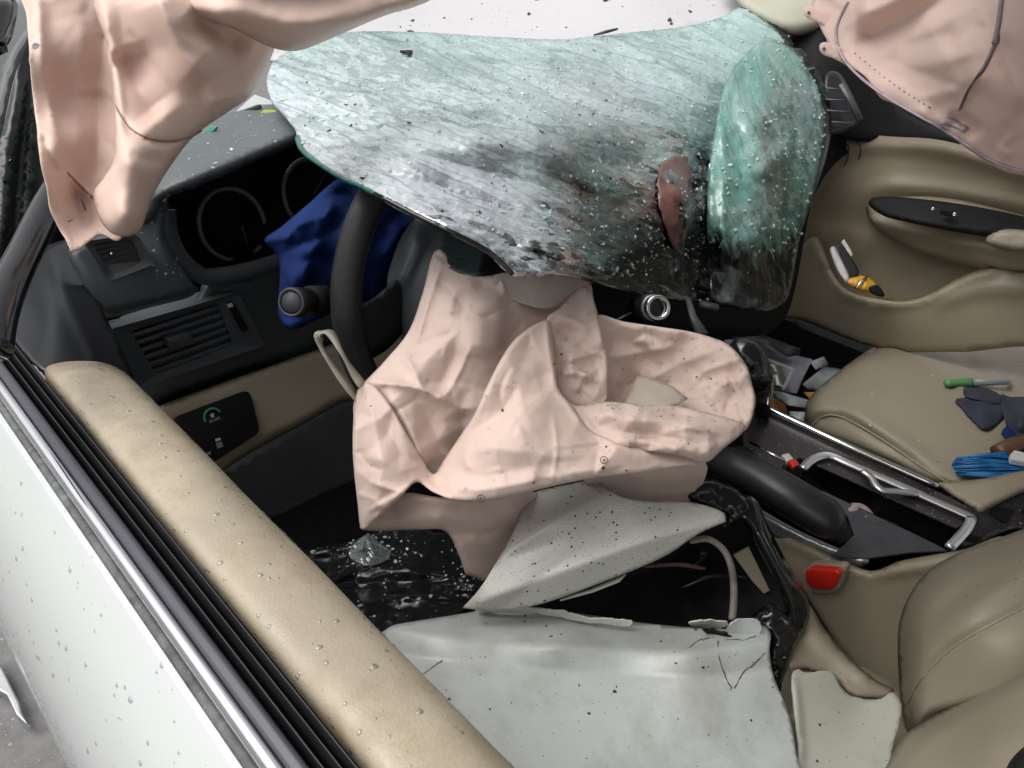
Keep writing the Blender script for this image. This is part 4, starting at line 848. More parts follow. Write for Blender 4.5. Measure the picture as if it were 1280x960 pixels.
# under-flaps in the shade below the hem
A6 = sheet([(450, 660), (500, 618), (560, 622), (650, 612), (690, 630), (680, 670), (650, 705), (612, 728, 1), (582, 718, 1), (572, 690), (556, 664), (520, 662)],
           [(450, 660, .672), (500, 618, .668), (650, 612, .69), (690, 630, .76), (680, 670, .78), (610, 725, .755), (582, 718, .735), (556, 664, .69), (600, 660, .695), (520, 662, .68)], [([(450, 655), (530, 648), (590, 650)], .008, 8, 'r'), ([(560, 664), (600, 668), (625, 660)], -.008, 5, 'v')], step=4.5, wr=.0004, wrs=24, roll=.006, rollw=6, cr=(4, 6, 0.0025), crisp=True, fac=((14, 0.004), (40, 0.001)))
A7 = sheet([(730, 592), (800, 584), (882, 572, 1), (884, 590), (878, 604), (866, 618), (858, 632), (800, 640), (750, 625)], [(730, 592, .70), (882, 572, .69), (800, 640, .80), (866, 618, .765), (750, 625, .79)], step=4.5, wr=.003, wrs=18, jag=2)
bagGeo = join(A1, A2, A3, A4, A5, A6, A7)
bag = ab.part('bag_skin', bagGeo, M['airbag'], thick=.0012)
ab.part('neck_lining', A0, M['airbag_in'], bag, thick=.001)
ab.part('white_patch', sheet([(781, 503, 1), (797, 470, 1), (812, 472), (838, 482), (860, 498, 1), (840, 507), (810, 509)], [(783, 500, .700), (798, 471, .715), (858, 497, .69), (840, 506, .683)], step=5, wr=.001, wrs=15), M['airbag_in'], bag, thick=.001, label='pale vent patch inside the right pouch')
for p in ((755, 575), (601, 623)):
    P0 = snap(p, A2, .003); nn = CAM - P0 + np.array([.1, 0, .2])
    rr = ab.part('round_mark', ring(P0, nn, .0030, .00035, 24, 5), M['ink'], bag)
    ab.part('mark_dot', ring(P0, nn, .0005, .0005, 10, 5), M['ink'], rr)
ab.part('rain_beads', beads(join(A3, A4, A5), 330, .0007, .0021, None, .6, seed=41), M['water'], bag, kind='stuff')
ab.part('rain_beads', beads(join(A1, A2), 140, .0006, .0015, None, .5, seed=42), M['water'], bag, kind='stuff')
ab.part('grit', chips(join(A3, A4, A5, A2), 24, .0006, .0016, None, 43, .5), M['grit'], bag, smooth=False, kind='stuff')

# ================================================================== LEFT CURTAIN AIRBAG
cl = Thing('curtain_airbag', 'salmon curtain airbag hanging in folds at the top left', 'airbag', tuple(D(120, 305, .55)))
C1 = sheet([(28, -30), (33, 20), (38, 80), (45, 150), (52, 205), (60, 235), (64, 262), (76, 288), (84, 300), (88, 314, 1), (100, 310), (112, 300), (126, 292), (150, 298), (160, 250), (165, 150), (160, 40), (150, -30)],
           [(28, -30, .60), (33, 20, .60), (45, 150, .585), (60, 235, .575), (88, 314, .57), (126, 292, .585), (160, 250, .60), (165, 150, .62), (150, -30, .63), (60, 60, .585), (75, 180, .572), (100, 120, .615), (110, 230, .605)],
           [([(50, -20), (60, 100), (75, 180), (84, 215), (86, 290)], .016, 9, 's'), ([(48, -10), (56, 90), (72, 180)], .006, 5, 'v'), ([(82, 215), (100, 232), (118, 250)], .008, 5, 'v'), ([(52, 165), (60, 190), (70, 210), (78, 216)], -.006, 5, 'v'), ([(95, 235), (105, 260), (115, 285)], -.010, 7, 'r'), ([(130, 10), (125, 110), (120, 220)], -.010, 14, 'r')], step=4.2, wr=.0004, wrs=30, cr=(6, 7, 0.0018, 30, 90, 1.4), crisp=True, fac=((18, 0.0018), (60, 0.0005)))
C2 = sheet([(128, -30), (134, 60), (141, 110), (143, 160), (142, 200), (130, 222), (117, 240), (120, 262), (128, 280), (142, 293), (160, 296), (175, 288), (184, 266), (192, 243), (215, 205), (245, 168), (285, 140), (310, 122), (326, 95), (343, 60), (350, 0), (350, -30)],
           [(128, -30, .575), (134, 60, .565), (143, 160, .555), (130, 222, .555), (120, 262, .56), (160, 296, .565), (184, 266, .575), (215, 205, .595), (285, 140, .63), (326, 95, .645), (343, 60, .655), (350, -30, .67), (165, 200, .535), (170, 120, .560), (200, 60, .585), (240, 100, .595), (160, 270, .538), (230, 20, .565), (270, 60, .585), (300, 40, .60)],
           [([(145, 130), (165, 165), (200, 178), (235, 172), (255, 160)], -.005, 4, 'v', 'flat'), ([(130, 0), (140, 90), (144, 190)], .008, 9, 'r'), ([(150, 60), (170, 110), (200, 150)], -.020, 24, 'r'), ([(190, -20), (225, 60), (262, 100)], .024, 22, 'r'), ([(235, 15), (275, 42), (312, 62)], -.022, 16, 'r'), ([(255, 130), (290, 118), (320, 100)], .010, 14, 'r'), ([(160, 190), (185, 200), (205, 195)], -.004, 8, 'r')], step=4.2, wr=.0004, wrs=36, roll=.016, rollw=10, cr=(6, 8, 0.0016, 25, 70), crisp=True, fac=((22, 0.0018), (70, 0.0005)))
C3 = sheet([(190, -40), (210, 0), (232, 18), (262, 26), (300, 40), (330, 56), (360, 64), (385, 60), (430, 41), (480, 20), (520, 8), (545, -6), (560, -40)],
           [(190, -40, .575), (232, 18, .570), (300, 40, .588), (360, 64, .600), (430, 41, .64), (545, -6, .68), (560, -40, .70), (380, 10, .60), (300, 0, .565), (460, -10, .645)], [([(240, 10), (310, 20), (380, 30), (450, 15)], .012, 16, 'r'), ([(330, -10), (400, -5), (470, -20)], -.008, 16, 'r')], step=5, wr=.0015, wrs=40, roll=.022, rollw=12)
cgeo = join(C1, C2, C3)
cb = cl.part('bag_skin', cgeo, M['curtain'], thick=.0014)
seam = spline([(145, 132), (156, 153), (172, 167), (195, 175), (220, 176), (240, 170), (252, 163)], 4, False)
cl.part('seam', tube([snap(p, C2, .0002) for p in seam], .00085, 6), M['seam'], cb)
sm2 = spline([(84, 216), (96, 228), (108, 240), (118, 249)], 3, False)
cl.part('seam', tube([snap(p, C1, .0003) for p in sm2], .0010, 6), M['seam'], cb)
cl.part('slit', plate([(100, 248), (103, 250), (108, 262), (106, 264)], (D, .588), .0004), M['ink'], cb, smooth=False)
cl.part('slit', plate([(84, 276), (90, 274), (91, 276), (85, 278)], (D, .570), .0004), M['ink'], cb, smooth=False)
cl.part('white_dot', ring(snap((44, 57), C1, .001), CAM - D(44, 57, .58), .0014, .0014, 14, 6), M['white_plastic'], cb)

# ================================================================== RIGHT CURTAIN AIRBAG
cr_ = Thing('curtain_airbag', 'brightly lit pink curtain airbag with mauve tethers at the top right', 'airbag', tuple(D(1200, 180, 1.25)))
R1 = sheet([(1020, -10), (1016, 12), (1026, 36), (1034, 50), (1050, 72), (1082, 96), (1100, 122), (1118, 130), (1150, 148), (1180, 165), (1215, 190), (1250, 212), (1270, 218), (1300, 222), (1620, 320), (1620, -40), (1310, -40), (1100, -40), (1045, -20)],
           [cx(1620, 320, .46), cx(1620, -40, .45), (1020, -10, 1.47), (1034, 50, 1.43), (1100, 122, 1.36), (1180, 165, 1.28), (1270, 218, 1.22), (1310, 100, 1.08), (1300, -40, 1.10), (1100, -40, 1.38), (1150, 60, 1.27), (1080, 40, 1.39), (1220, 100, 1.17), (1120, 100, 1.33)],
           [([(1062, 60), (1100, 40), (1160, 10), (1210, -20)], -.035, 14, 'r'), ([(1070, 20), (1110, 5), (1150, -20)], .030, 14, 'r'), ([(1060, 72), (1090, 92), (1150, 130), (1190, 158)], .02, 7, 's'), ([(1100, 80), (1160, 82), (1230, 60)], .012, 16, 'r'), ([(1180, 120), (1210, 100), (1240, 95)], .010, 12, 'r'), ([(1185, 152), (1205, 150), (1225, 170)], -.022, 7, 'r'), ([(1250, 40), (1270, 100), (1290, 160)], -.012, 14, 'r'), ([(1120, 60), (1150, 50), (1200, 40)], -.008, 12, 'r')], step=4.5, wr=.0004, wrs=36, cr=(8, 9, 0.005, 25, 80), crisp=True, fac=((30, 0.01), (110, 0.0028)))
rb = cr_.part('bag_skin', R1, M['curtain_right'], thick=.0015)
def strip(pts, wd, nm='tether'):
    P = [snap(p, R1, .004) for p in spline(pts, 5, False)]
    P = [P[0]] + [(P[i-1] + 2*P[i] + P[i+1]) / 4 for i in range(1, len(P)-1)] + [P[-1]]
    return cr_.part(nm, ribbon(P, wd, ROT[:, 2]), M['strap'], rb, thick=.001)
strip([(1255, -20), (1250, 25), (1244, 55)], .0105); strip([(1245, 52), (1230, 85), (1212, 110), (1200, 138)], .0065)
strip([(1060, 2), (1046, 32), (1047, 55), (1058, 78), (1080, 100), (1110, 122), (1150, 145), (1190, 168), (1230, 195), (1265, 210), (1300, 214)], .0055, 'hem_tape')
strip([(1175, 152), (1190, 152), (1208, 162)], .012, 'tether')
for k in range(16):
    t = k / 15; p = snap((1068 + 92 * t, 66 + 66 * t + 4 * math.sin(t * 3)), R1, .003); cr_.part('stitch', tube([p, p + np.array([.003, -.004, -.003])], .0011, 5), M['strap'], rb)
for (x, y, d_, w_) in ((1012, 16, 1.455, 1), (1031, 61, 1.43, 1)):
    tb = cr_.part('mounting_tab', sheet([(x - 7, y), (x - 5, y - 7), (x + 3, y - 8), (x + 25, y + 2), (x + 42, y + 26), (x + 34, y + 24), (x + 12, y + 12), (x - 2, y + 7)], [(x, y, d_), (x + 40, y + 25, d_ - .02), (x + 20, y, d_ - .01)], step=4), M['curtain_right'], rb, thick=.002)
    cr_.part('tab_hole', ring(D(x - 1, y, d_ - .004), ROT[:, 2], .0018, .0016, 14, 6), M['ink'], tb)

# ================================================================== PASSENGER DOOR
pdr = Thing('passenger_door', 'beige passenger door panel with armrest and map pocket', 'car door', (.70, .45, .3), under=car)
d1 = sheet([(960, 400), (1000, 280), (1012, 220), (1035, 186), (1065, 170), (1120, 171), (1190, 178), (1320, 220), (1620, 320), (1620, 480), (1320, 330), (1250, 330), (1200, 360), (1140, 380), (1060, 375), (1000, 400)],
           [cx(1620, 320, .70), cx(1620, 480, .69), cx(960, 400, .66), cx(1000, 280, .69), cx(1035, 186, .685), cx(1065, 168, .70), cx(1190, 178, .70), cx(1320, 220, .70), cx(1320, 330, .69), cx(1140, 380, .70), cx(1060, 330, .71), cx(1120, 220, .675), cx(1250, 240, .67), cx(1050, 240, .675), cx(1150, 320, .71)],
           [([(1040, 186), (1120, 182), (1200, 192), (1320, 232)], .012, 9, 'r', 'flat'), ([(1075, 255), (1100, 235), (1180, 238), (1320, 265)], .012, 10, 'r'), ([(1010, 285), (1060, 283), (1100, 300)], .012, 8, 's')], step=7)
pdm = pdr.part('door_panel', d1, M['beige'], thick=.01)
for pts in (((1050, 172), (1060, 183), (1059, 200), (1054, 208)), ((1068, 172), (1076, 185), (1073, 200))):
    pdr.part('panel_groove', tube([snap(p, d1, .001) for p in spline(pts, 3, False)], .0014, 5), M['ink'], pdm)
ar = sheet([(1082, 262), (1090, 248), (1120, 244), (1200, 250), (1320, 280), (1600, 358), (1600, 440), (1320, 348), (1260, 340), (1190, 328), (1130, 308), (1095, 285)], [cx(1600, 358, .66), cx(1600, 440, .655), cx(1600, 400, .615), cx(1082, 262, .66), cx(1120, 244, .66), cx(1320, 280, .66), cx(1320, 348, .655), cx(1190, 328, .65), cx(1095, 285, .65), cx(1200, 300, .615), cx(1300, 312, .615)], [([(1095, 277), (1130, 290), (1200, 303), (1320, 325)], .012, 6, 'r', 'flat')], step=5, roll=.02, rollw=8)
arm = pdr.part('armrest', ar, M['beige'], thick=.01)
def on_arm(x, y, off=.02): return snap((x, y), ar, off)
ins = sheet([(1086, 256), (1092, 247), (1120, 246), (1180, 252), (1240, 262), (1320, 280), (1440, 312), (1440, 334), (1320, 302), (1245, 297), (1190, 289), (1140, 279), (1105, 270)], [cx(1440, 312, .60), cx(1440, 334, .575), cx(1086, 256, .605), cx(1180, 252, .605), cx(1320, 280, .600), cx(1320, 300, .575), cx(1190, 289, .575), cx(1105, 270, .588)], [([(1110, 268), (1190, 282), (1320, 296)], .005, 3, 'v')], step=4, roll=.006, rollw=4)
inp = pdr.part('switch_insert', ins, M['matte_black'], arm, thick=.006)
pdr.part('window_switch', plate([(1176, 262), (1192, 265), (1190, 272), (1174, 268)], (X, .572), .006), M['matte_black'], arm, smooth=False, bevel=.001)
pdr.part('switch_screw', ring(X(1193, 268, .571), (-1, 0, .3), .0022, .0012, 12, 6), M['chrome'], arm)
pdr.part('switch_screw', ring(X(1166, 261, .575), (-1, 0, .3), .0018, .0010, 12, 6), M['chrome'], arm)
gr = sheet([(1232, 304), (1240, 290), (1260, 286), (1320, 294), (1540, 352), (1540, 378), (1320, 318), (1262, 312)], [cx(1540, 365, .56), cx(1232, 304, .56), cx(1260, 286, .57), cx(1320, 300, .56), cx(1262, 312, .555)], step=4, roll=.01, rollw=5)
pdr.part('grip_pad', gr, M['beige_wet'], arm, thick=.01)
pk = sheet([(965, 392), (985, 345), (1000, 310), (1020, 296), (1032, 318), (1042, 345), (1062, 364), (1100, 374), (1135, 376), (1165, 366), (1200, 346), (1240, 334), (1320, 345), (1620, 430), (1620, 580), (1320, 440), (1200, 440), (1100, 436), (1000, 400)],
           [cx(1620, 430, .63), cx(1620, 580, .62), cx(965, 392, .66), cx(1000, 310, .66), cx(1032, 318, .655), cx(1062, 364, .625), cx(1135, 376, .615), cx(1200, 346, .63), cx(1320, 345, .63), cx(1320, 440, .62), cx(1100, 436, .64), cx(1150, 405, .612)], [([(1030, 325), (1044, 350), (1065, 369), (1120, 380), (1160, 372), (1200, 352), (1240, 340)], .008, 6, 'r', 'flat'), ([(1160, 385), (1220, 362), (1300, 362)], .010, 12, 'r')], step=6, roll=.008, rollw=5)
pdr.part('map_pocket', pk, M['beige'], thick=.008)
# tool in the pocket
tl_ = Thing('hand_tool', 'white and black hand tool with yellow grip in the door pocket', 'hand tool', tuple(D(1070, 360, 1.50)))
tl_.part('handle', sheet([(1037, 312), (1043, 308), (1052, 325), (1062, 347), (1057, 353), (1045, 335)], [(1037, 312, 1.485), (1062, 347, 1.47)] + [(1045, 335, 1.475)], step=3, roll=.004, rollw=3), M['white_plastic'], thick=.008)
tl_.part('blade_guard', sheet([(1044, 310), (1052, 305), (1074, 340), (1062, 346)], [(1044, 310, 1.49), (1074, 340, 1.475), (1062, 346, 1.475)], step=3), M['black'], thick=.006)
tl_.part('handle', sheet([(1052, 302), (1055, 299), (1066, 318), (1064, 322)], [(1052, 302, 1.495), (1066, 318, 1.49), (1064, 322, 1.49)], step=3), M['white_plastic'], thick=.006)
tl_.part('grip', sheet([(1056, 352), (1066, 345), (1085, 346), (1098, 358), (1104, 368), (1086, 366), (1070, 362)], [(1056, 352, 1.47), (1085, 346, 1.47), (1104, 368, 1.455)], [([(1070, 348), (1072, 358)], .006, 4, 'r'), ([(1082, 349), (1082, 362)], .006, 4, 'r')], step=3, roll=.006, rollw=4), M['yellow'], thick=.01)
tl_.part('collar', tube([D(1070, 360, 1.452), D(1078, 350, 1.458), D(1084, 346, 1.465)], .0022, 6), M['chrome'])
tl_.part('tip', sheet([(1088, 358), (1098, 357), (1106, 370), (1092, 366)], [(1088, 358, 1.452), (1106, 370, 1.45), (1092, 366, 1.45)], step=3), M['matte_black'], thick=.006)

# ================================================================== PASSENGER SEAT
ps = Thing('passenger_seat', 'beige leather passenger seat cushion with tools lying on it', 'car seat', (.42, .2, .3), under=car)
c_ = sheet([(1004, 530), (1006, 508), (1022, 486), (1060, 455), (1095, 432), (1130, 414), (1165, 404), (1200, 402), (1240, 408), (1330, 440), (1560, 530), (1560, 760), (1340, 640), (1250, 620), (1195, 614), (1165, 607), (1110, 582), (1060, 562), (1015, 545)],
           [cz(1560, 530, .58), cz(1560, 760, .56), cz(1004, 530, .50), cz(1010, 500, .54), cz(1060, 455, .54), cz(1095, 432, .54), cz(1165, 404, .55), cz(1200, 402, .55), cz(1330, 440, .58), cz(1340, 640, .56), cz(1195, 614, .56), cz(1110, 582, .53), cz(1060, 562, .51), cz(1150, 500, .57), cz(1080, 500, .565), cz(1220, 560, .575), cz(1250, 470, .575)],
           [([(1010, 532), (1030, 520), (1055, 522), (1100, 550), (1160, 590), (1200, 612)], -.008, 3, 'v', 'flat'), ([(1000, 525), (1030, 512), (1060, 514), (1110, 542), (1170, 582)], .012, 9, 'r'), ([(1175, 410), (1185, 425), (1230, 470), (1330, 530)], -.012, 6, 'r'), ([(1180, 408), (1230, 415), (1320, 450)], .018, 12, 'r')], step=6, wr=.002, wrs=60, roll=.05, rollw=14)
cu = ps.part('cushion', c_, M['beige_seat'], thick=.02)
ps.part('piping', tube([snap(p, c_, .001) for p in spline([(1014, 534), (1026, 522), (1042, 519), (1062, 526), (1100, 548), (1150, 582), (1185, 604)], 5, False)], .0016, 6), M['beige'], cu)
ps.part('seat_base', quadbox(.20, .66, -.35, .36, .285, .47), M['carpet'], smooth=False)
ps.part('grit', chips(c_, 26, .001, .0035, box_keep(1020, 420, 1280, 600), 4, .6), M['crumb'], cu, smooth=False, kind='stuff')
def sz(x, y, up=.01):
    i = np.argmin(((c_[2] - np.array([x, y])) ** 2).sum(1)); return D(x, y, ((c_[0][i] - CAM) @ ROT)[2] - up)
pn = Thing('marker_pen', 'green capped grey marker pen lying on the passenger seat', 'pen', tuple(sz(1220, 480)))
pn.part('cap', tube([sz(1181, 479, .02), sz(1184, 479, .02), sz(1196, 478, .02), sz(1216, 478, .02)], [.004, .0075, .008, .008], 12), M['pen_green'])
pn.part('barrel', tube([sz(1216, 478, .02), sz(1258, 477, .02), sz(1262, 477, .02)], [.0074, .0062, .003], 12), M['pen_grey'])
gl_ = Thing('work_glove', 'dark navy fabric glove crumpled beside the marker pen', 'glove', tuple(sz(1240, 520)))
def blob(pts, d0, d1, step=4, **k): return sheet(pts, [(p[0], p[1], ((sz(p[0], p[1], d0) - CAM) @ ROT)[2]) for p in pts] + [(np.mean([p[0] for p in pts]), np.mean([p[1] for p in pts]), ((sz(np.mean([p[0] for p in pts]), np.mean([p[1] for p in pts]), d1) - CAM) @ ROT)[2])], step=step, **k)
gl_.part('finger', blob([(1205, 485), (1215, 482), (1235, 486), (1250, 494), (1250, 504), (1225, 500), (1208, 494)], .012, .035), M['glove'], thick=.004)
gl_.part('palm', blob([(1195, 499), (1220, 497), (1248, 500), (1256, 515), (1248, 530), (1232, 536), (1212, 522), (1204, 510)], .008, .03, ridges=[([(1205, 505), (1230, 508), (1250, 506)], -.008, 4, 'r')]), M['glove'], thick=.004)
gl_.part('cuff', blob([(1250, 494), (1262, 496), (1290, 502), (1300, 560), (1275, 562), (1262, 545), (1256, 525)], .012, .045, ridges=[([(1262, 500), (1266, 530)], -.015, 4, 'r'), ([(1280, 505), (1276, 540)], .012, 5, 'r')]), M['glove'], thick=.004)
gl_.part('blue_lining', blob([(1252, 540), (1262, 532), (1272, 540), (1278, 552), (1264, 552)], .02, .03), M['blue'], thick=.003)
br = Thing('paint_brush', 'blue bristled brush with brown handle against the console', 'brush', tuple(sz(1240, 590)))
strands = []
for k in range(120):
    t = random.random(); y0 = 572 + 22 * t + random.uniform(-1.5, 1.5); x0 = 1189 + random.random() ** 2 * 16 + 14 * abs(t - .45); h = .012 + .025 * random.random()
    strands.append(tube([sz(x0, y0, h), sz(x0 + 45, y0 - 2 + 4 * (t - .5) * 2, h + .006), sz(1330, 580 + 10 * t, h + .004)], [.0012, .0016, .0016], 4) + (np.zeros((12, 2)),))
br.part('bristles', join(*strands)[:2], M['bristle'], kind='stuff')
br.part('handle', tube([sz(1250, 566, .03), sz(1266, 556, .035), sz(1300, 545, .04)], [.016, .014, .012], 10, .6), M['wood'])
br.part('ferrule', plate([(1263, 567), (1268, 562), (1300, 570), (1300, 580), (1264, 574)], (Z, .61), .01), M['white_plastic'], smooth=False, bevel=.002)

# ================================================================== CENTRE CONSOLE
cn = Thing('centre_console', 'dusty centre console with chrome cup holder bezel and silver rails', 'console', (0, .25, .3), under=car)
ZT = .635
def zp(pts, z, th, r=0): return plate(pts, (Z, z), th, r)
# rail along the passenger side
rail = [Z(x, y, ZT + .004) for x, y in ((948, 504), (960, 512), (1000, 531), (1060, 559), (1120, 586), (1172, 609))]
cn.part('chrome_rail', ribbon(sp3(rail, 4), .009, (0, 0, 1)), M['chrome'], thick=.005, bevel=.0015)
# top plate ring around the gear slot and cup holder: built from strips
cn.part('top_plate', zp([(925, 520), (945, 505), (1000, 534), (1060, 562), (1170, 613), (1225, 640), (1215, 652), (1195, 660), (1000, 572), (975, 590), (960, 580), (930, 560)], ZT, .003), M['walnut'], bevel=.001, smooth=False)
cn.part('top_plate', zp([(1028, 613), (1060, 628), (1120, 655), (1185, 688), (1140, 690), (1080, 698), (1040, 694), (1068, 668), (1060, 645)], ZT - .002, .003), M['slate'], bevel=.001, smooth=False)
cn.part('top_plate', zp([(870, 590), (895, 575), (925, 580), (948, 600), (946, 612), (925, 628), (900, 625), (880, 610)], ZT - .004, .02), M['slate'], bevel=.001, smooth=False)
# side skins under the top
cn.part('side_skin', sheet([(930, 640), (950, 645), (1080, 712), (1130, 700), (1200, 688), (1260, 680), (1200, 860), (1115, 885), (1060, 830), (1000, 740)], [cx(930, 640, -.14), cx(1080, 712, -.135), cx(1200, 688, -.12), cx(1115, 885, -.15), cx(1000, 740, -.15), cx(1200, 860, -.14)],
        [([(960, 668), (1020, 690), (1090, 716), (1200, 700)], .006, 6, 'r')], step=7, roll=.012, rollw=8), M['beige'], thick=.008)
cn.part('inner_wall', quadbox(-.11, .115, -.1, .62, .285, .50), M['carpet'], smooth=False)
sr = sheet([(942, 634), (950, 636), (1000, 664), (1060, 690), (1086, 700), (1080, 708), (1060, 710), (1000, 690), (960, 668), (948, 656)], [cz(942, 634, ZT + .002), cz(1000, 664, ZT), cz(1086, 700, ZT), cz(1060, 710, ZT - .02), cz(960, 668, ZT - .02)], step=4, roll=.005, rollw=4)
cn.part('silver_rail', sr, M['satin'], thick=.006)
# gear slot: open boot well
bt = sheet([(885, 582), (905, 565), (930, 558), (960, 580), (1000, 600), (1040, 630), (1065, 655), (1068, 672), (1050, 682), (1010, 668), (970, 645), (940, 625), (905, 605)], [cz(885, 582, .640), cz(930, 558, .645), cz(1000, 600, .642), cz(1068, 672, .636), cz(1050, 682, .63), cz(940, 625, .635), cz(960, 605, .625), cz(1020, 645, .60)], [([(915, 578), (960, 600), (1000, 625)], .014, 12, 'r')], step=5, roll=.012, rollw=6)
cn.part('shift_boot', bt, M['matte_black'], thick=.004, label='black torn gear lever slot cover')
cn.part('slot_trim', tube([Z(938, 553, .645), Z(965, 568, .645), Z(985, 578, .645)], .0022, 8), M['chrome'])
cn.part('slot_stop', plate([(984, 575), (994, 573), (999, 579), (992, 584)], (Z, .648), .006), M['red'], bevel=.001)
cn.part('slot_stop_clip', plate([(977, 568), (986, 566), (992, 573), (984, 577)], (Z, .648), .006), M['white_plastic'], bevel=.001)
lv = sp3([Z(880, 572, .640), Z(905, 578, .668), Z(945, 596, .678), Z(990, 622, .680), Z(1030, 646, .674), Z(1052, 661, .664)], 5)
cn.part('parking_brake_lever', tube(lv, [.012 + .016 * math.sin(math.pi * min(.5, .12 + .5 * i / 12)) - (.018 * max(0, (i - 20) / 5) ** 2) for i in range(len(lv))], 16, .8), M['black'], label='bulky black parking brake lever beside the cup holder')
# cup holder
cb1 = [(1003, 587), (1010, 580), (1020, 574), (1036, 571), (1060, 581), (1095, 596), (1130, 611), (1170, 629), (1206, 645), (1213, 650), (1208, 662), (1198, 674), (1186, 686)]
bez = sp3([Z(x, y, ZT + .003) for x, y in cb1], 4)
cup = cn.part('cup_holder_bezel', ribbon(bez, .0115, (0, 0, 1)), M['bezel'], thick=.004, bevel=.0012)
cn.part('bezel_bump', ribbon(sp3([Z(x, y, ZT + .005) for x, y in ((1078, 590), (1088, 598), (1095, 609), (1104, 615), (1120, 616), (1146, 619))], 4), .009, (0, 0, 1)), M['bezel'], cup, thick=.004, bevel=.0012)
cn.part('bezel_inset', zp([(1088, 590), (1140, 612), (1110, 614), (1098, 606)], ZT + .001, .004), M['walnut'], cup, smooth=False)
well = [(1003, 588), (1036, 572), (1086, 596), (1106, 618), (1160, 630), (1210, 650), (1186, 686), (1120, 656), (1040, 618)]
Wt = [Z(x, y, ZT - .001) for x, y in well]; cen = np.mean(Wt, 0); Wb = [cen + (p - cen) * .8 + np.array([0, 0, -.09]) for p in Wt]; n = len(Wt)
cn.part('cup_well', (np.array(Wt + Wb), [(i, (i+1) % n, n + (i+1) % n, n + i) for i in range(n)] + [tuple(range(n, 2*n))]), M['matte_black'], cup, smooth=False)
for pl_, m_ in (([(1045, 634), (1075, 628), (1095, 640), (1105, 665), (1085, 655)], 'pinkpaper'), ([(1100, 655), (1120, 658), (1122, 668), (1112, 668)], 'tanpaper')):
    pass
M['pink'] = mat('pinkish_paper', (.40, .31, .30), .6, var=.1); M['tan'] = mat('tan_card', (.33, .26, .20), .7, var=.1)
one('crumpled_tissue', 'pale pink crumpled paper stuck in the cup holder', 'paper', sheet([(1040, 632), (1060, 629), (1078, 630), (1092, 642), (1100, 662), (1080, 656), (1060, 645)], [cz(1040, 632, .625), cz(1078, 630, .635), cz(1100, 662, .625), cz(1060, 645, .63)], wr=.006, wrs=14, step=4), M['pink'], thick=.003)
one('card_scrap', 'small tan card edge in the rear of the cup holder', 'scrap', zp([(1098, 652), (1122, 658), (1134, 668), (1110, 664)], .622, .003), M['tan'], smooth=False)
# armrest end with two square openings
ae = sheet([(1170, 606), (1185, 602), (1230, 598), (1330, 580), (1340, 600), (1280, 615), (1236, 636), (1222, 640)], [cz(1170, 606, .635), cz(1330, 580, .67), cz(1340, 600, .67), cz(1222, 640, .64), cz(1250, 605, .66)], step=5, roll=.01, rollw=5)
arm2 = cn.part('armrest_pad', ae, M['beige'], thick=.02)
af = sheet([(1196, 672), (1222, 642), (1240, 632), (1290, 604), (1330, 590), (1330, 660), (1270, 660), (1230, 676), (1205, 684)], [cz(1196, 672, .615), cz(1222, 642, .635), cz(1330, 590, .66), cz(1330, 660, .63), cz(1230, 676, .61)], step=6)
afo = cn.part('rear_face', af, M['walnut'], thick=.01)
for pl_ in ([(1236, 642), (1246, 633), (1268, 638), (1258, 655)], [(1202, 676), (1210, 668), (1228, 672), (1220, 680)], [(1276, 640), (1290, 628), (1310, 640), (1290, 656)]):
    cn.part('square_opening', (np.array([snap(p, af, .0012) for p in pl_]), [(0, 1, 2, 3)]), M['matte_black'], afo, smooth=False, thick=.0006)
cn.part('lip_trim', tube([Z(1008, 690, .60), Z(1050, 708, .60), Z(1084, 716, .602)], .002, 6), M['beige'])
# gear lever
gv = Thing('gear_lever', 'black gear lever knob behind the right edge of the airbag', 'gear lever', tuple(Z(945, 520, .64)), under=car)
gv.part('knob', tube(sp3([Z(950, 500, .66), D(946, 478, 1.03), D(938, 456, 1.02), D(926, 440, 1.02), D(912, 436, 1.03)], 4), [.016, .018, .020, .021, .022, .023, .024, .024, .0245, .0245, .024, .0235, .022, .020, .017, .012, .004], 16), M['gloss_black'])
gv.part('shaft', tube([Z(955, 520, .64), Z(951, 503, .655)], .012, 12), M['matte_black'])
# belt buckle
bk = Thing('belt_buckle', 'red seat belt buckle button between seat and console', 'belt buckle', tuple(X(1028, 745, -.16)), under=car)
bk.part('housing', plate([(1002, 716), (1010, 709), (1050, 711), (1054, 716), (1048, 738), (1034, 743), (1004, 740)], (X, -.165), .02, 4), M['beige'], bevel=.002)
bk.part('release_button', plate([(1006, 714), (1014, 711), (1046, 714), (1050, 718), (1043, 735), (1034, 738), (1014, 736), (1007, 728)], (X, -.172), .012, 3), M['red'], bevel=.002)

# ================================================================== DRIVER SEAT
ds = Thing('driver_seat', 'beige driver seat backrest bulging in at the lower right', 'car seat', (-.35, .0, .3), under=car)
s1 = sheet([(1122, 800), (1126, 770), (1140, 738), (1165, 710), (1200, 690), (1250, 672), (1340, 640), (1600, 570), (1600, 900), (1360, 900), (1250, 900), (1190, 910), (1140, 920), (1126, 880)],
           [(1600, 570, .68), (1600, 900, .58), (1122, 800, .72), (1140, 738, .72), (1200, 690, .72), (1340, 640, .70), (1360, 900, .60), (1190, 910, .64), (1126, 880, .69), (1220, 790, .62), (1300, 740, .62)],
           [([(1130, 890), (1150, 850), (1190, 810), (1240, 780), (1300, 750)], -.006, 4, 'v', 'flat'), ([(1140, 860), (1180, 790), (1260, 730), (1340, 690)], .012, 22, 'r')], step=6, roll=.09, rollw=34)
sb = ds.part('backrest', s1, M['beige_seat'], thick=.02)
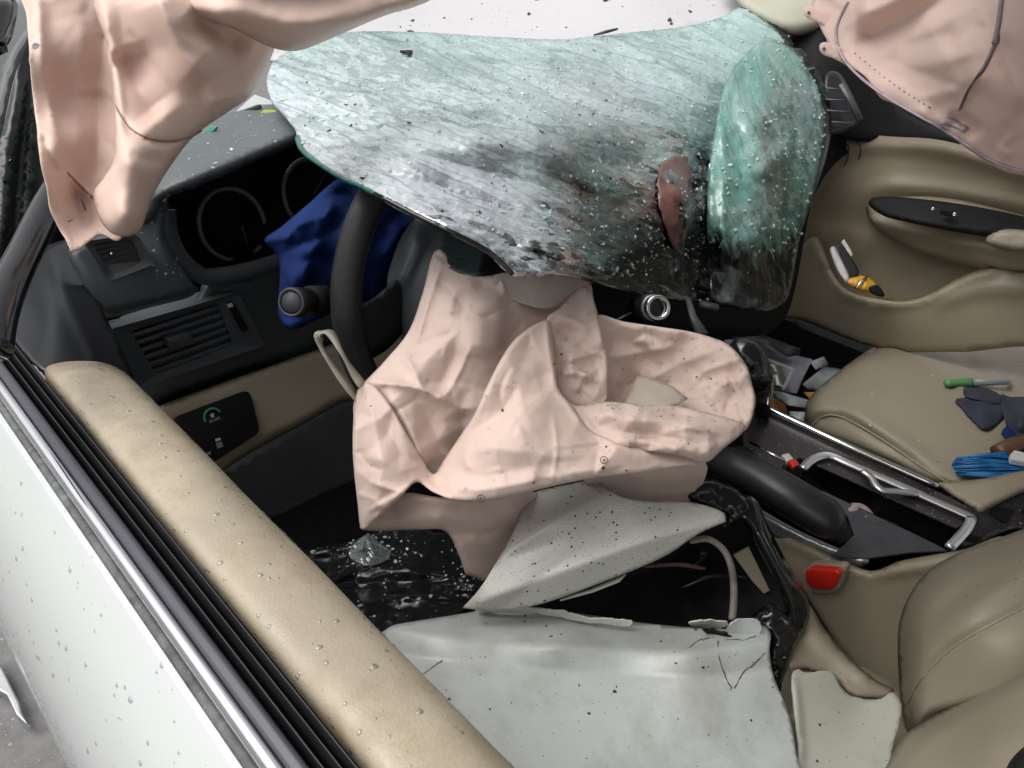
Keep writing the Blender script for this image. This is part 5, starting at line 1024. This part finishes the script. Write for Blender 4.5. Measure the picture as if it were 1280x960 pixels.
ds.part('seam', tube([snap(p, s1, .0006) for p in spline([(1135, 880), (1150, 850), (1190, 810), (1240, 780), (1290, 754)], 5, False)], .0009, 6), M['beige'], sb)
s2 = sheet([(1100, 985), (1112, 950), (1130, 920), (1160, 898), (1210, 870), (1280, 832), (1340, 810), (1560, 740), (1560, 1000), (1340, 1000), (1150, 1000)], [(1560, 740, .52), (1560, 1000, .42), (1100, 985, .60), (1130, 920, .62), (1210, 870, .60), (1340, 810, .56), (1340, 1000, .46), (1150, 1000, .56), (1240, 930, .52)], step=7, roll=.05, rollw=26)
ds.part('side_bolster', s2, M['beige_seat'], thick=.02)
ds.part('lever_cover', sheet([(1255, 975), (1262, 952), (1285, 930), (1320, 915), (1320, 1000), (1255, 1000)], [(1255, 975, .46), (1320, 915, .45), (1320, 1000, .44)], roll=.02, rollw=10), M['matte_black'], thick=.01)
s3 = sheet([(985, 760), (1010, 755), (1030, 785), (1060, 820), (1095, 850), (1118, 862), (1108, 874), (1090, 874), (1064, 870), (1040, 848), (1010, 838), (985, 836), (980, 800)], [(985, 760, .80), (1010, 755, .80), (1118, 862, .74), (1090, 874, .73), (985, 836, .74), (1040, 830, .76)], [([(1000, 770), (1040, 815), (1100, 858)], .01, 12, 'r')], step=6, roll=.008, rollw=6)
ds.part('cushion_side', s3, M['beige_seat'], thick=.01)
ds.part('cushion', sheet([(960, 1000), (985, 830), (1120, 860), (1140, 1000)], [(960, 1000, .74), (985, 830, .82), (1120, 860, .80), (1140, 1000, .72)], step=14), M['beige_seat'], thick=.02)
ds.part('seat_base', quadbox(-.62, -.17, -.2, .42, .285, .44), M['carpet'], smooth=False)

# ================================================================== TORN WHITE PANELS AND THE BLACK FRAME
p1 = sheet([(578, 760, 1), (600, 735), (622, 700), (640, 668), (650, 640), (660, 618), (740, 599, 1), (748, 602), (760, 612), (780, 622), (810, 627), (840, 626), (870, 629), (895, 636), (906, 642, 1), (908, 652, 1), (880, 664), (860, 676), (840, 690), (810, 705), (760, 725), (715, 742), (672, 756), (620, 764)],
           [(578, 760, .715), (640, 668, .72), (660, 618, .735), (740, 599, .755), (770, 618, .735), (906, 645, .735), (860, 676, .725), (760, 725, .705), (672, 756, .702), (700, 660, .705), (800, 660, .712), (640, 740, .705)],
           [([(600, 722), (640, 688), (690, 655), (735, 628), (775, 612)], .022, 48, 't', 'flat'), ([(600, 752), (660, 730), (720, 708), (800, 678), (900, 650)], .020, 40, 't', 'flat')], step=4)
one('torn_panel_wedge', 'speckled white torn wedge panel under the peach airbag', 'torn panel', p1, M['torn_speck'], thick=.0035)
bp_ = Thing('torn_body_panel', 'large cracked dirty white body panel at the bottom centre', 'torn panel', tuple(D(720, 960, .60)))
p2 = sheet([(440, 812), (458, 805), (478, 790), (494, 781), (540, 773), (594, 764), (600, 757), (700, 764), (800, 778), (860, 784), (910, 786), (950, 780), (963, 792), (962, 815), (968, 848), (985, 890), (995, 940), (1000, 1010), (520, 1010), (450, 900)],
           [(440, 812, .70), (494, 781, .715), (600, 757, .745), (700, 764, .745), (800, 778, .745), (950, 780, .735), (962, 815, .70), (985, 890, .67), (1000, 1010, .60), (520, 1010, .56), (450, 900, .62), (700, 800, .695), (700, 850, .665), (700, 950, .60), (560, 790, .70), (860, 810, .69), (880, 950, .62)],
           [([(490, 786), (560, 797), (650, 805), (760, 813), (880, 815), (960, 803)], .016, 30, 't', 'flat'), ], step=5, wr=.0012, wrs=110)
pm = bp_.part('panel_skin', p2, M['torn_white'], thick=.004)
for pts in (((507, 857), (525, 846), (540, 835), (552, 825)), ((897, 803), (900, 825), (905, 842), (914, 862)), ((917, 860), (930, 840), (945, 828), (957, 817)), ((858, 812), (875, 800), (892, 797)), ((905, 800), (930, 800), (945, 795))):
    cp_ = [np.array(p) + RNG.normal(0, .7, 2) for p in spline(pts, 4, False)]
    bp_.part('crack', tube([snap(p, p2, .0001) for p in cp_], [.0007 * RNG.uniform(.35, 1.0) for p in cp_], 5), M['ink'], pm)
def flake(pts, d): return sheet(pts, [(p[0], p[1], d + .02 * k / len(pts)) for k, p in enumerate(pts)], step=3, jag=2.2)
bp_.part('torn_lip', flake([(594, 757), (620, 757), (650, 759), (700, 764), (735, 772), (790, 776), (788, 782), (730, 778), (690, 770), (640, 766), (596, 764)], .712), M['torn_core'], pm, thick=.0012, smooth=False)
bp_.part('torn_lip', flake([(862, 778), (890, 776), (910, 778), (908, 784), (880, 784), (862, 784)], .712), M['torn_core'], pm, thick=.0012, smooth=False)
bp_.part('chipped_corner', flake([(912, 782), (925, 775), (945, 775), (952, 782), (948, 794), (925, 800), (908, 795)], .70), M['paint'], pm, thick=.0012, smooth=False)
bp_.part('black_shard', flake([(878, 787), (890, 788), (918, 798), (905, 800), (890, 796)], .695), M['matte_black'], pm, thick=.002)
bp_.part('grit', chips(p2, 60, .0006, .0020, box_keep(470, 760, 990, 960), 50, .4), M['grit'], pm, smooth=False, kind='stuff')
p3 = sheet([(990, 850), (993, 838), (998, 836), (1004, 840), (1018, 840), (1030, 838), (1044, 842), (1050, 856), (1062, 868), (1080, 874), (1100, 873), (1116, 866), (1126, 880), (1124, 905), (1115, 940), (1105, 1000), (1003, 1000), (1000, 930), (992, 890)],
           [(990, 850, .70), (1030, 838, .715), (1080, 874, .71), (1126, 880, .70), (1105, 1000, .64), (1003, 1000, .63), (1050, 930, .675)], [([(992, 845), (996, 890), (1002, 960)], .006, 5, 'r')], step=5, jag=1.3)
M['torn_green'] = mat('stained_pale_panel', (.40, .41, .35), .5, var=.08, vscale=8, bump=.1, bscale=150, dirt=((.20, .17, .10), 12, .58, .6), specks=((.04, .03, .02), 70, .12), rvar=.1)
one('torn_panel_piece', 'small pale stained panel with ragged top beside the driver seat', 'torn panel', p3, M['torn_green'], thick=.003)
one('card_stack', 'few thin coloured card edges wedged beside the large panel', 'cards', plate([(988, 900), (996, 898), (1000, 950), (994, 960)], (D, .69), .01), M['pink'], smooth=False)
# black structure behind
bf = Thing('black_plastic_frame', 'broken glossy black plastic frame right of the torn panels', 'broken frame', tuple(D(960, 800, .76)))
def bb(name, pts, rad, mt='gloss_black', par=None, flat=.6): return bf.part(name, tube(sp3([D(*p) for p in pts], 4), rad, 8, flat, up=(.3, .4, .8)), M[mt], par)
bf.part('upright', sheet([(905, 640), (925, 620), (945, 625), (962, 660), (985, 705), (1008, 745), (1012, 770), (1000, 800), (980, 812), (968, 780), (985, 760), (955, 700), (930, 655)], [(905, 640, .77), (925, 620, .78), (1012, 770, .76), (980, 812, .755), (955, 700, .76)], [([(935, 640), (985, 740), (995, 790)], .012, 8, 'r')], step=5, roll=.01, rollw=6), M['gloss_black'], thick=.012)
bf.part('upper_block', sheet([(860, 620), (880, 600), (905, 605), (925, 615), (940, 635), (925, 650), (905, 660), (908, 645), (880, 632)], [(860, 620, .755), (905, 605, .775), (940, 635, .77), (905, 660, .76)], step=4, roll=.01, rollw=5, jag=1.5, wr=.004, wrs=12), M['gloss_black'], thick=.01)
bf.part('inner_shell', sheet([(660, 765), (740, 735), (830, 700), (880, 668), (920, 650), (960, 690), (985, 760), (965, 800), (940, 790), (850, 790), (750, 780)], [(660, 765, .775), (880, 668, .80), (960, 690, .82), (965, 800, .79), (750, 780, .80), (850, 740, .86)], step=8, wr=.006, wrs=40), M['matte_black'], thick=.01)
bf.part('pale_insert', plate([(917, 694), (936, 684), (962, 738), (955, 742), (940, 726)], (D, .805), .004), M['beige'], smooth=False)
bf.part('lower_bracket', sheet([(940, 770), (965, 755), (985, 768), (1000, 790), (990, 820), (975, 860), (966, 870), (962, 830), (964, 795), (948, 785)], [(940, 770, .755), (985, 768, .75), (1000, 790, .75), (966, 870, .73), (962, 830, .735)], step=4, roll=.008, rollw=5, wr=.004, wrs=12), M['gloss_black'], thick=.01)
for pts in (((850, 735, .79), (890, 720, .79), (930, 722, .80)), ((880, 690, .775), (876, 700, .78), (860, 715, .79))): bb('rib', pts, .004)
bb('red_strip', ((805, 708, .765), (850, 706, .77), (880, 711, .775)), .0035, 'redfilm')
hz = [(862, 676, .735), (885, 674, .735), (903, 686, .732), (913, 705, .728), (917, 730, .724), (917, 755, .722), (915, 775, .718)]
one('bent_sheathed_wire', 'bent white and rust sheathed wire arching over the gap', 'wire', tube(sp3([D(*p) for p in hz], 5), .0036, 8, .8), M['rust'])
wp = [(D(*p)) for p in ((700, 750, .705), (740, 738, .71), (772, 725, .715), (782, 718, .718))]
one('white_splinter', 'thin white plastic splinter in the gap between panels', 'splinter', tube(wp, [.0016, .0026, .0030, .0008], 5, .5), M['torn_core'])

# ================================================================== FOOTWELL
ft = Thing('seat_edge_trim', 'wet black plastic seat trim strewn with glass crumbs', 'trim', tuple(D(470, 780, .9)))
f1 = sheet([(300, 700), (350, 690), (400, 684), (440, 676), (470, 664), (520, 660), (580, 670), (640, 690), (620, 740), (580, 762), (500, 785), (450, 800), (380, 760)], [(300, 700, .86), (440, 676, .90), (520, 660, .92), (640, 690, .93), (580, 762, .82), (450, 800, .76), (480, 725, .85)],
           [([(330, 702), (400, 690), (450, 682), (480, 690)], .012, 6, 'r'), ([(360, 735), (420, 722), (450, 705), (482, 700)], .012, 6, 'r'), ([(400, 770), (470, 752), (540, 746), (590, 748)], .014, 5, 'v', 'flat'), ([(420, 740), (500, 730), (580, 730)], -.015, 10, 'r'), ([(445, 690), (458, 668), (470, 700)], .012, 5, 'v')], step=5, wr=.004, wrs=24)
fo = ft.part('trim_shell', f1, M['gloss_black'], thick=.008)
ft.part('glass_crumbs', chips(f1, 260, .0006, .0024, lambda p: np.exp(-(((p[:, 0] - 465) / 40) ** 2 + ((p[:, 1] - 690) / 25) ** 2)) + .8 * np.exp(-(((p[:, 0] - 585) / 25) ** 2 + ((p[:, 1] - 720) / 25) ** 2)) + .03, 61, .7), M['crumb'], fo, smooth=False, kind='stuff')
fpts = [(436, 694), (440, 682), (452, 671), (463, 668), (472, 676), (488, 688), (486, 698), (470, 706), (450, 705)]
ft.part('plastic_film', sheet(fpts, [(p[0], p[1], ((snap(p, f1, .004) - CAM) @ ROT)[2]) for p in fpts] + [(460, 688, ((snap((460, 688), f1, .006) - CAM) @ ROT)[2])], [([(450, 700), (458, 672), (470, 702)], .006, 3, 'v'), ([(440, 690), (460, 684), (484, 692)], .006, 3, 'v')], step=2.5, wr=.003, wrs=6), M['film'], fo, thick=.0006)
ft.part('white_label', sheet([(345, 700), (362, 695), (380, 698), (388, 712), (375, 722), (360, 716)], [(345, 700, .80), (380, 698, .82), (375, 722, .80)], step=4), M['paper'], fo, thick=.001)
car.part('floor_mat', quadbox(-.68, -.16, .45, 1.05, .282, .296), M['carpet'], smooth=False, label='black footwell carpet mat with scattered crumbs')
one('grey_card', 'small grey triangular card in the dark driver footwell', 'card', plate([(333, 684), (350, 660), (372, 682)], (D, 1.0), .002), M['slate'], smooth=False)

# ================================================================== PASSENGER FOOTWELL LITTER
lit = [('paper_sheet', 'large lilac grey paper sheet in the passenger footwell', 'paper', [(905, 425), (935, 423), (970, 430), (998, 445), (1015, 449), (1005, 470), (996, 492), (960, 485), (930, 470)], .465, 'paper', .012),
       ('folded_paper', 'folded grey paper behind the large lilac sheet', 'paper', [(915, 412), (958, 411), (959, 420), (980, 428), (1000, 436), (1000, 444), (985, 446), (960, 430), (915, 422)], .487, 'slate', .01),
       ('foil_pouch', 'clear foil edged pouch lying on the lilac paper', 'pouch', [(943, 446), (968, 451), (992, 461), (988, 474), (980, 487), (962, 480), (945, 474)], .493, 'foil', .006),
       ('broken_plate', 'pale teal broken plastic plate near the seat front', 'plastic piece', [(1003, 480), (1018, 468), (1030, 458), (1050, 461), (1046, 475), (1036, 489), (1010, 487)], .471, 'teal_chip', .003),
       ('plastic_strip', 'long pale plastic strip beside the console front', 'plastic piece', [(964, 488), (978, 490), (1020, 503), (1012, 511), (985, 506), (968, 497)], .504, 'teal_chip', .002),
       ('orange_card', 'orange brown card beneath the pale plastic strip', 'card', [(950, 490), (968, 497), (982, 506), (986, 520), (970, 516), (950, 505)], .487, 'orange', .004),
       ('yellow_packet', 'crumpled yellow packet corner by the gear lever', 'packet', [(949, 473), (965, 478), (962, 487), (950, 490)], .498, 'lime', .006),
       ('tan_packet', 'orange tan packet under the broken plate', 'packet', [(1004, 490), (1036, 490), (1030, 500), (1015, 502)], .465, 'yellow', .004),
       ('plastic_chip', 'small pale chip at the seat front corner', 'plastic piece', [(986, 514), (1006, 515), (1004, 534), (990, 527)], .509, 'teal_chip', .002)]
lit += [('receipt', 'small white receipt tucked behind the gear lever', 'paper', [(925, 432), (950, 436), (958, 446), (934, 444)], .535, 'paper_white', .003),
        ('torn_leaflet', 'torn white leaflet corner right of the lilac sheet', 'paper', [(1012, 452), (1030, 446), (1036, 456), (1020, 462)], .48, 'paper_white', .003),
        ('silver_sliver', 'thin silver sliver beside the seat front edge', 'scrap', [(1044, 470), (1062, 456), (1064, 460), (1048, 476)], .48, 'foil', .002)]
for n_, l_, c_, pts, z_, m_, wr_ in lit:
    one(n_, l_, c_, sheet([(*p, 1) for p in pts], [cz(p[0], p[1], z_ + .015 * math.sin(i * 2)) for i, p in enumerate(pts)], step=4, wr=wr_, wrs=14), M[m_], thick=.0015)
one('foil_edge_strip', 'bright white crimped edge of the foil pouch', 'pouch edge', ribbon([Z(x, y, .515) for x, y in ((946, 447), (965, 452), (991, 461), (986, 474), (980, 485))], .008, ROT[:, 2]), M['paper_white'], thick=.001)
# ignition barrel and rods under the glass
ig = Thing('ignition_barrel', 'black ignition barrel with a shiny steel ring', 'ignition lock', tuple(D(810, 390, .95)), under=car)
n_i = D(825, 383, .90) - D(800, 388, .97)
ig.part('barrel', tube([D(800, 388, .98), D(816, 385, .93)], [.019, .018], 20), M['black'])
ig.part('steel_ring', ring(D(822, 385, .92), n_i, .0132, .0030, 32, 8), M['chrome'])
ig.part('inner_ring', ring(D(817, 385, .93), n_i, .0145, .0022, 32, 8), M['satin'])
one('metal_rod', 'thin grey metal rod left of the ignition barrel', 'rod', tube([D(768, 401, .9), D(789, 391, .93)], .0013, 6), M['satin'])
one('metal_rod', 'tilted grey metal strut right of the ignition barrel', 'rod', tube([D(860, 373, 1.05), D(866, 395, 1.04), D(878, 418, 1.02)], [.004, .006, .010], 6, .4), M['slate'])
car.part('bracket', tube([D(874, 380, 1.15), D(897, 385, 1.15)], .008, 8, .7), M['slate'], label='short grey bracket below the dark glass')
# scrap on the road
one('torn_trim_shard', 'torn silver trim shard lying on the asphalt', 'shard', prism([Z(x, y, .03) for x, y in ((-15, 820), (3, 835), (14, 858), (24, 878), (27, 890), (36, 908), (20, 893), (8, 868), (-15, 855))], (0, 0, -.02)), M['satin'], smooth=False, bevel=.003)
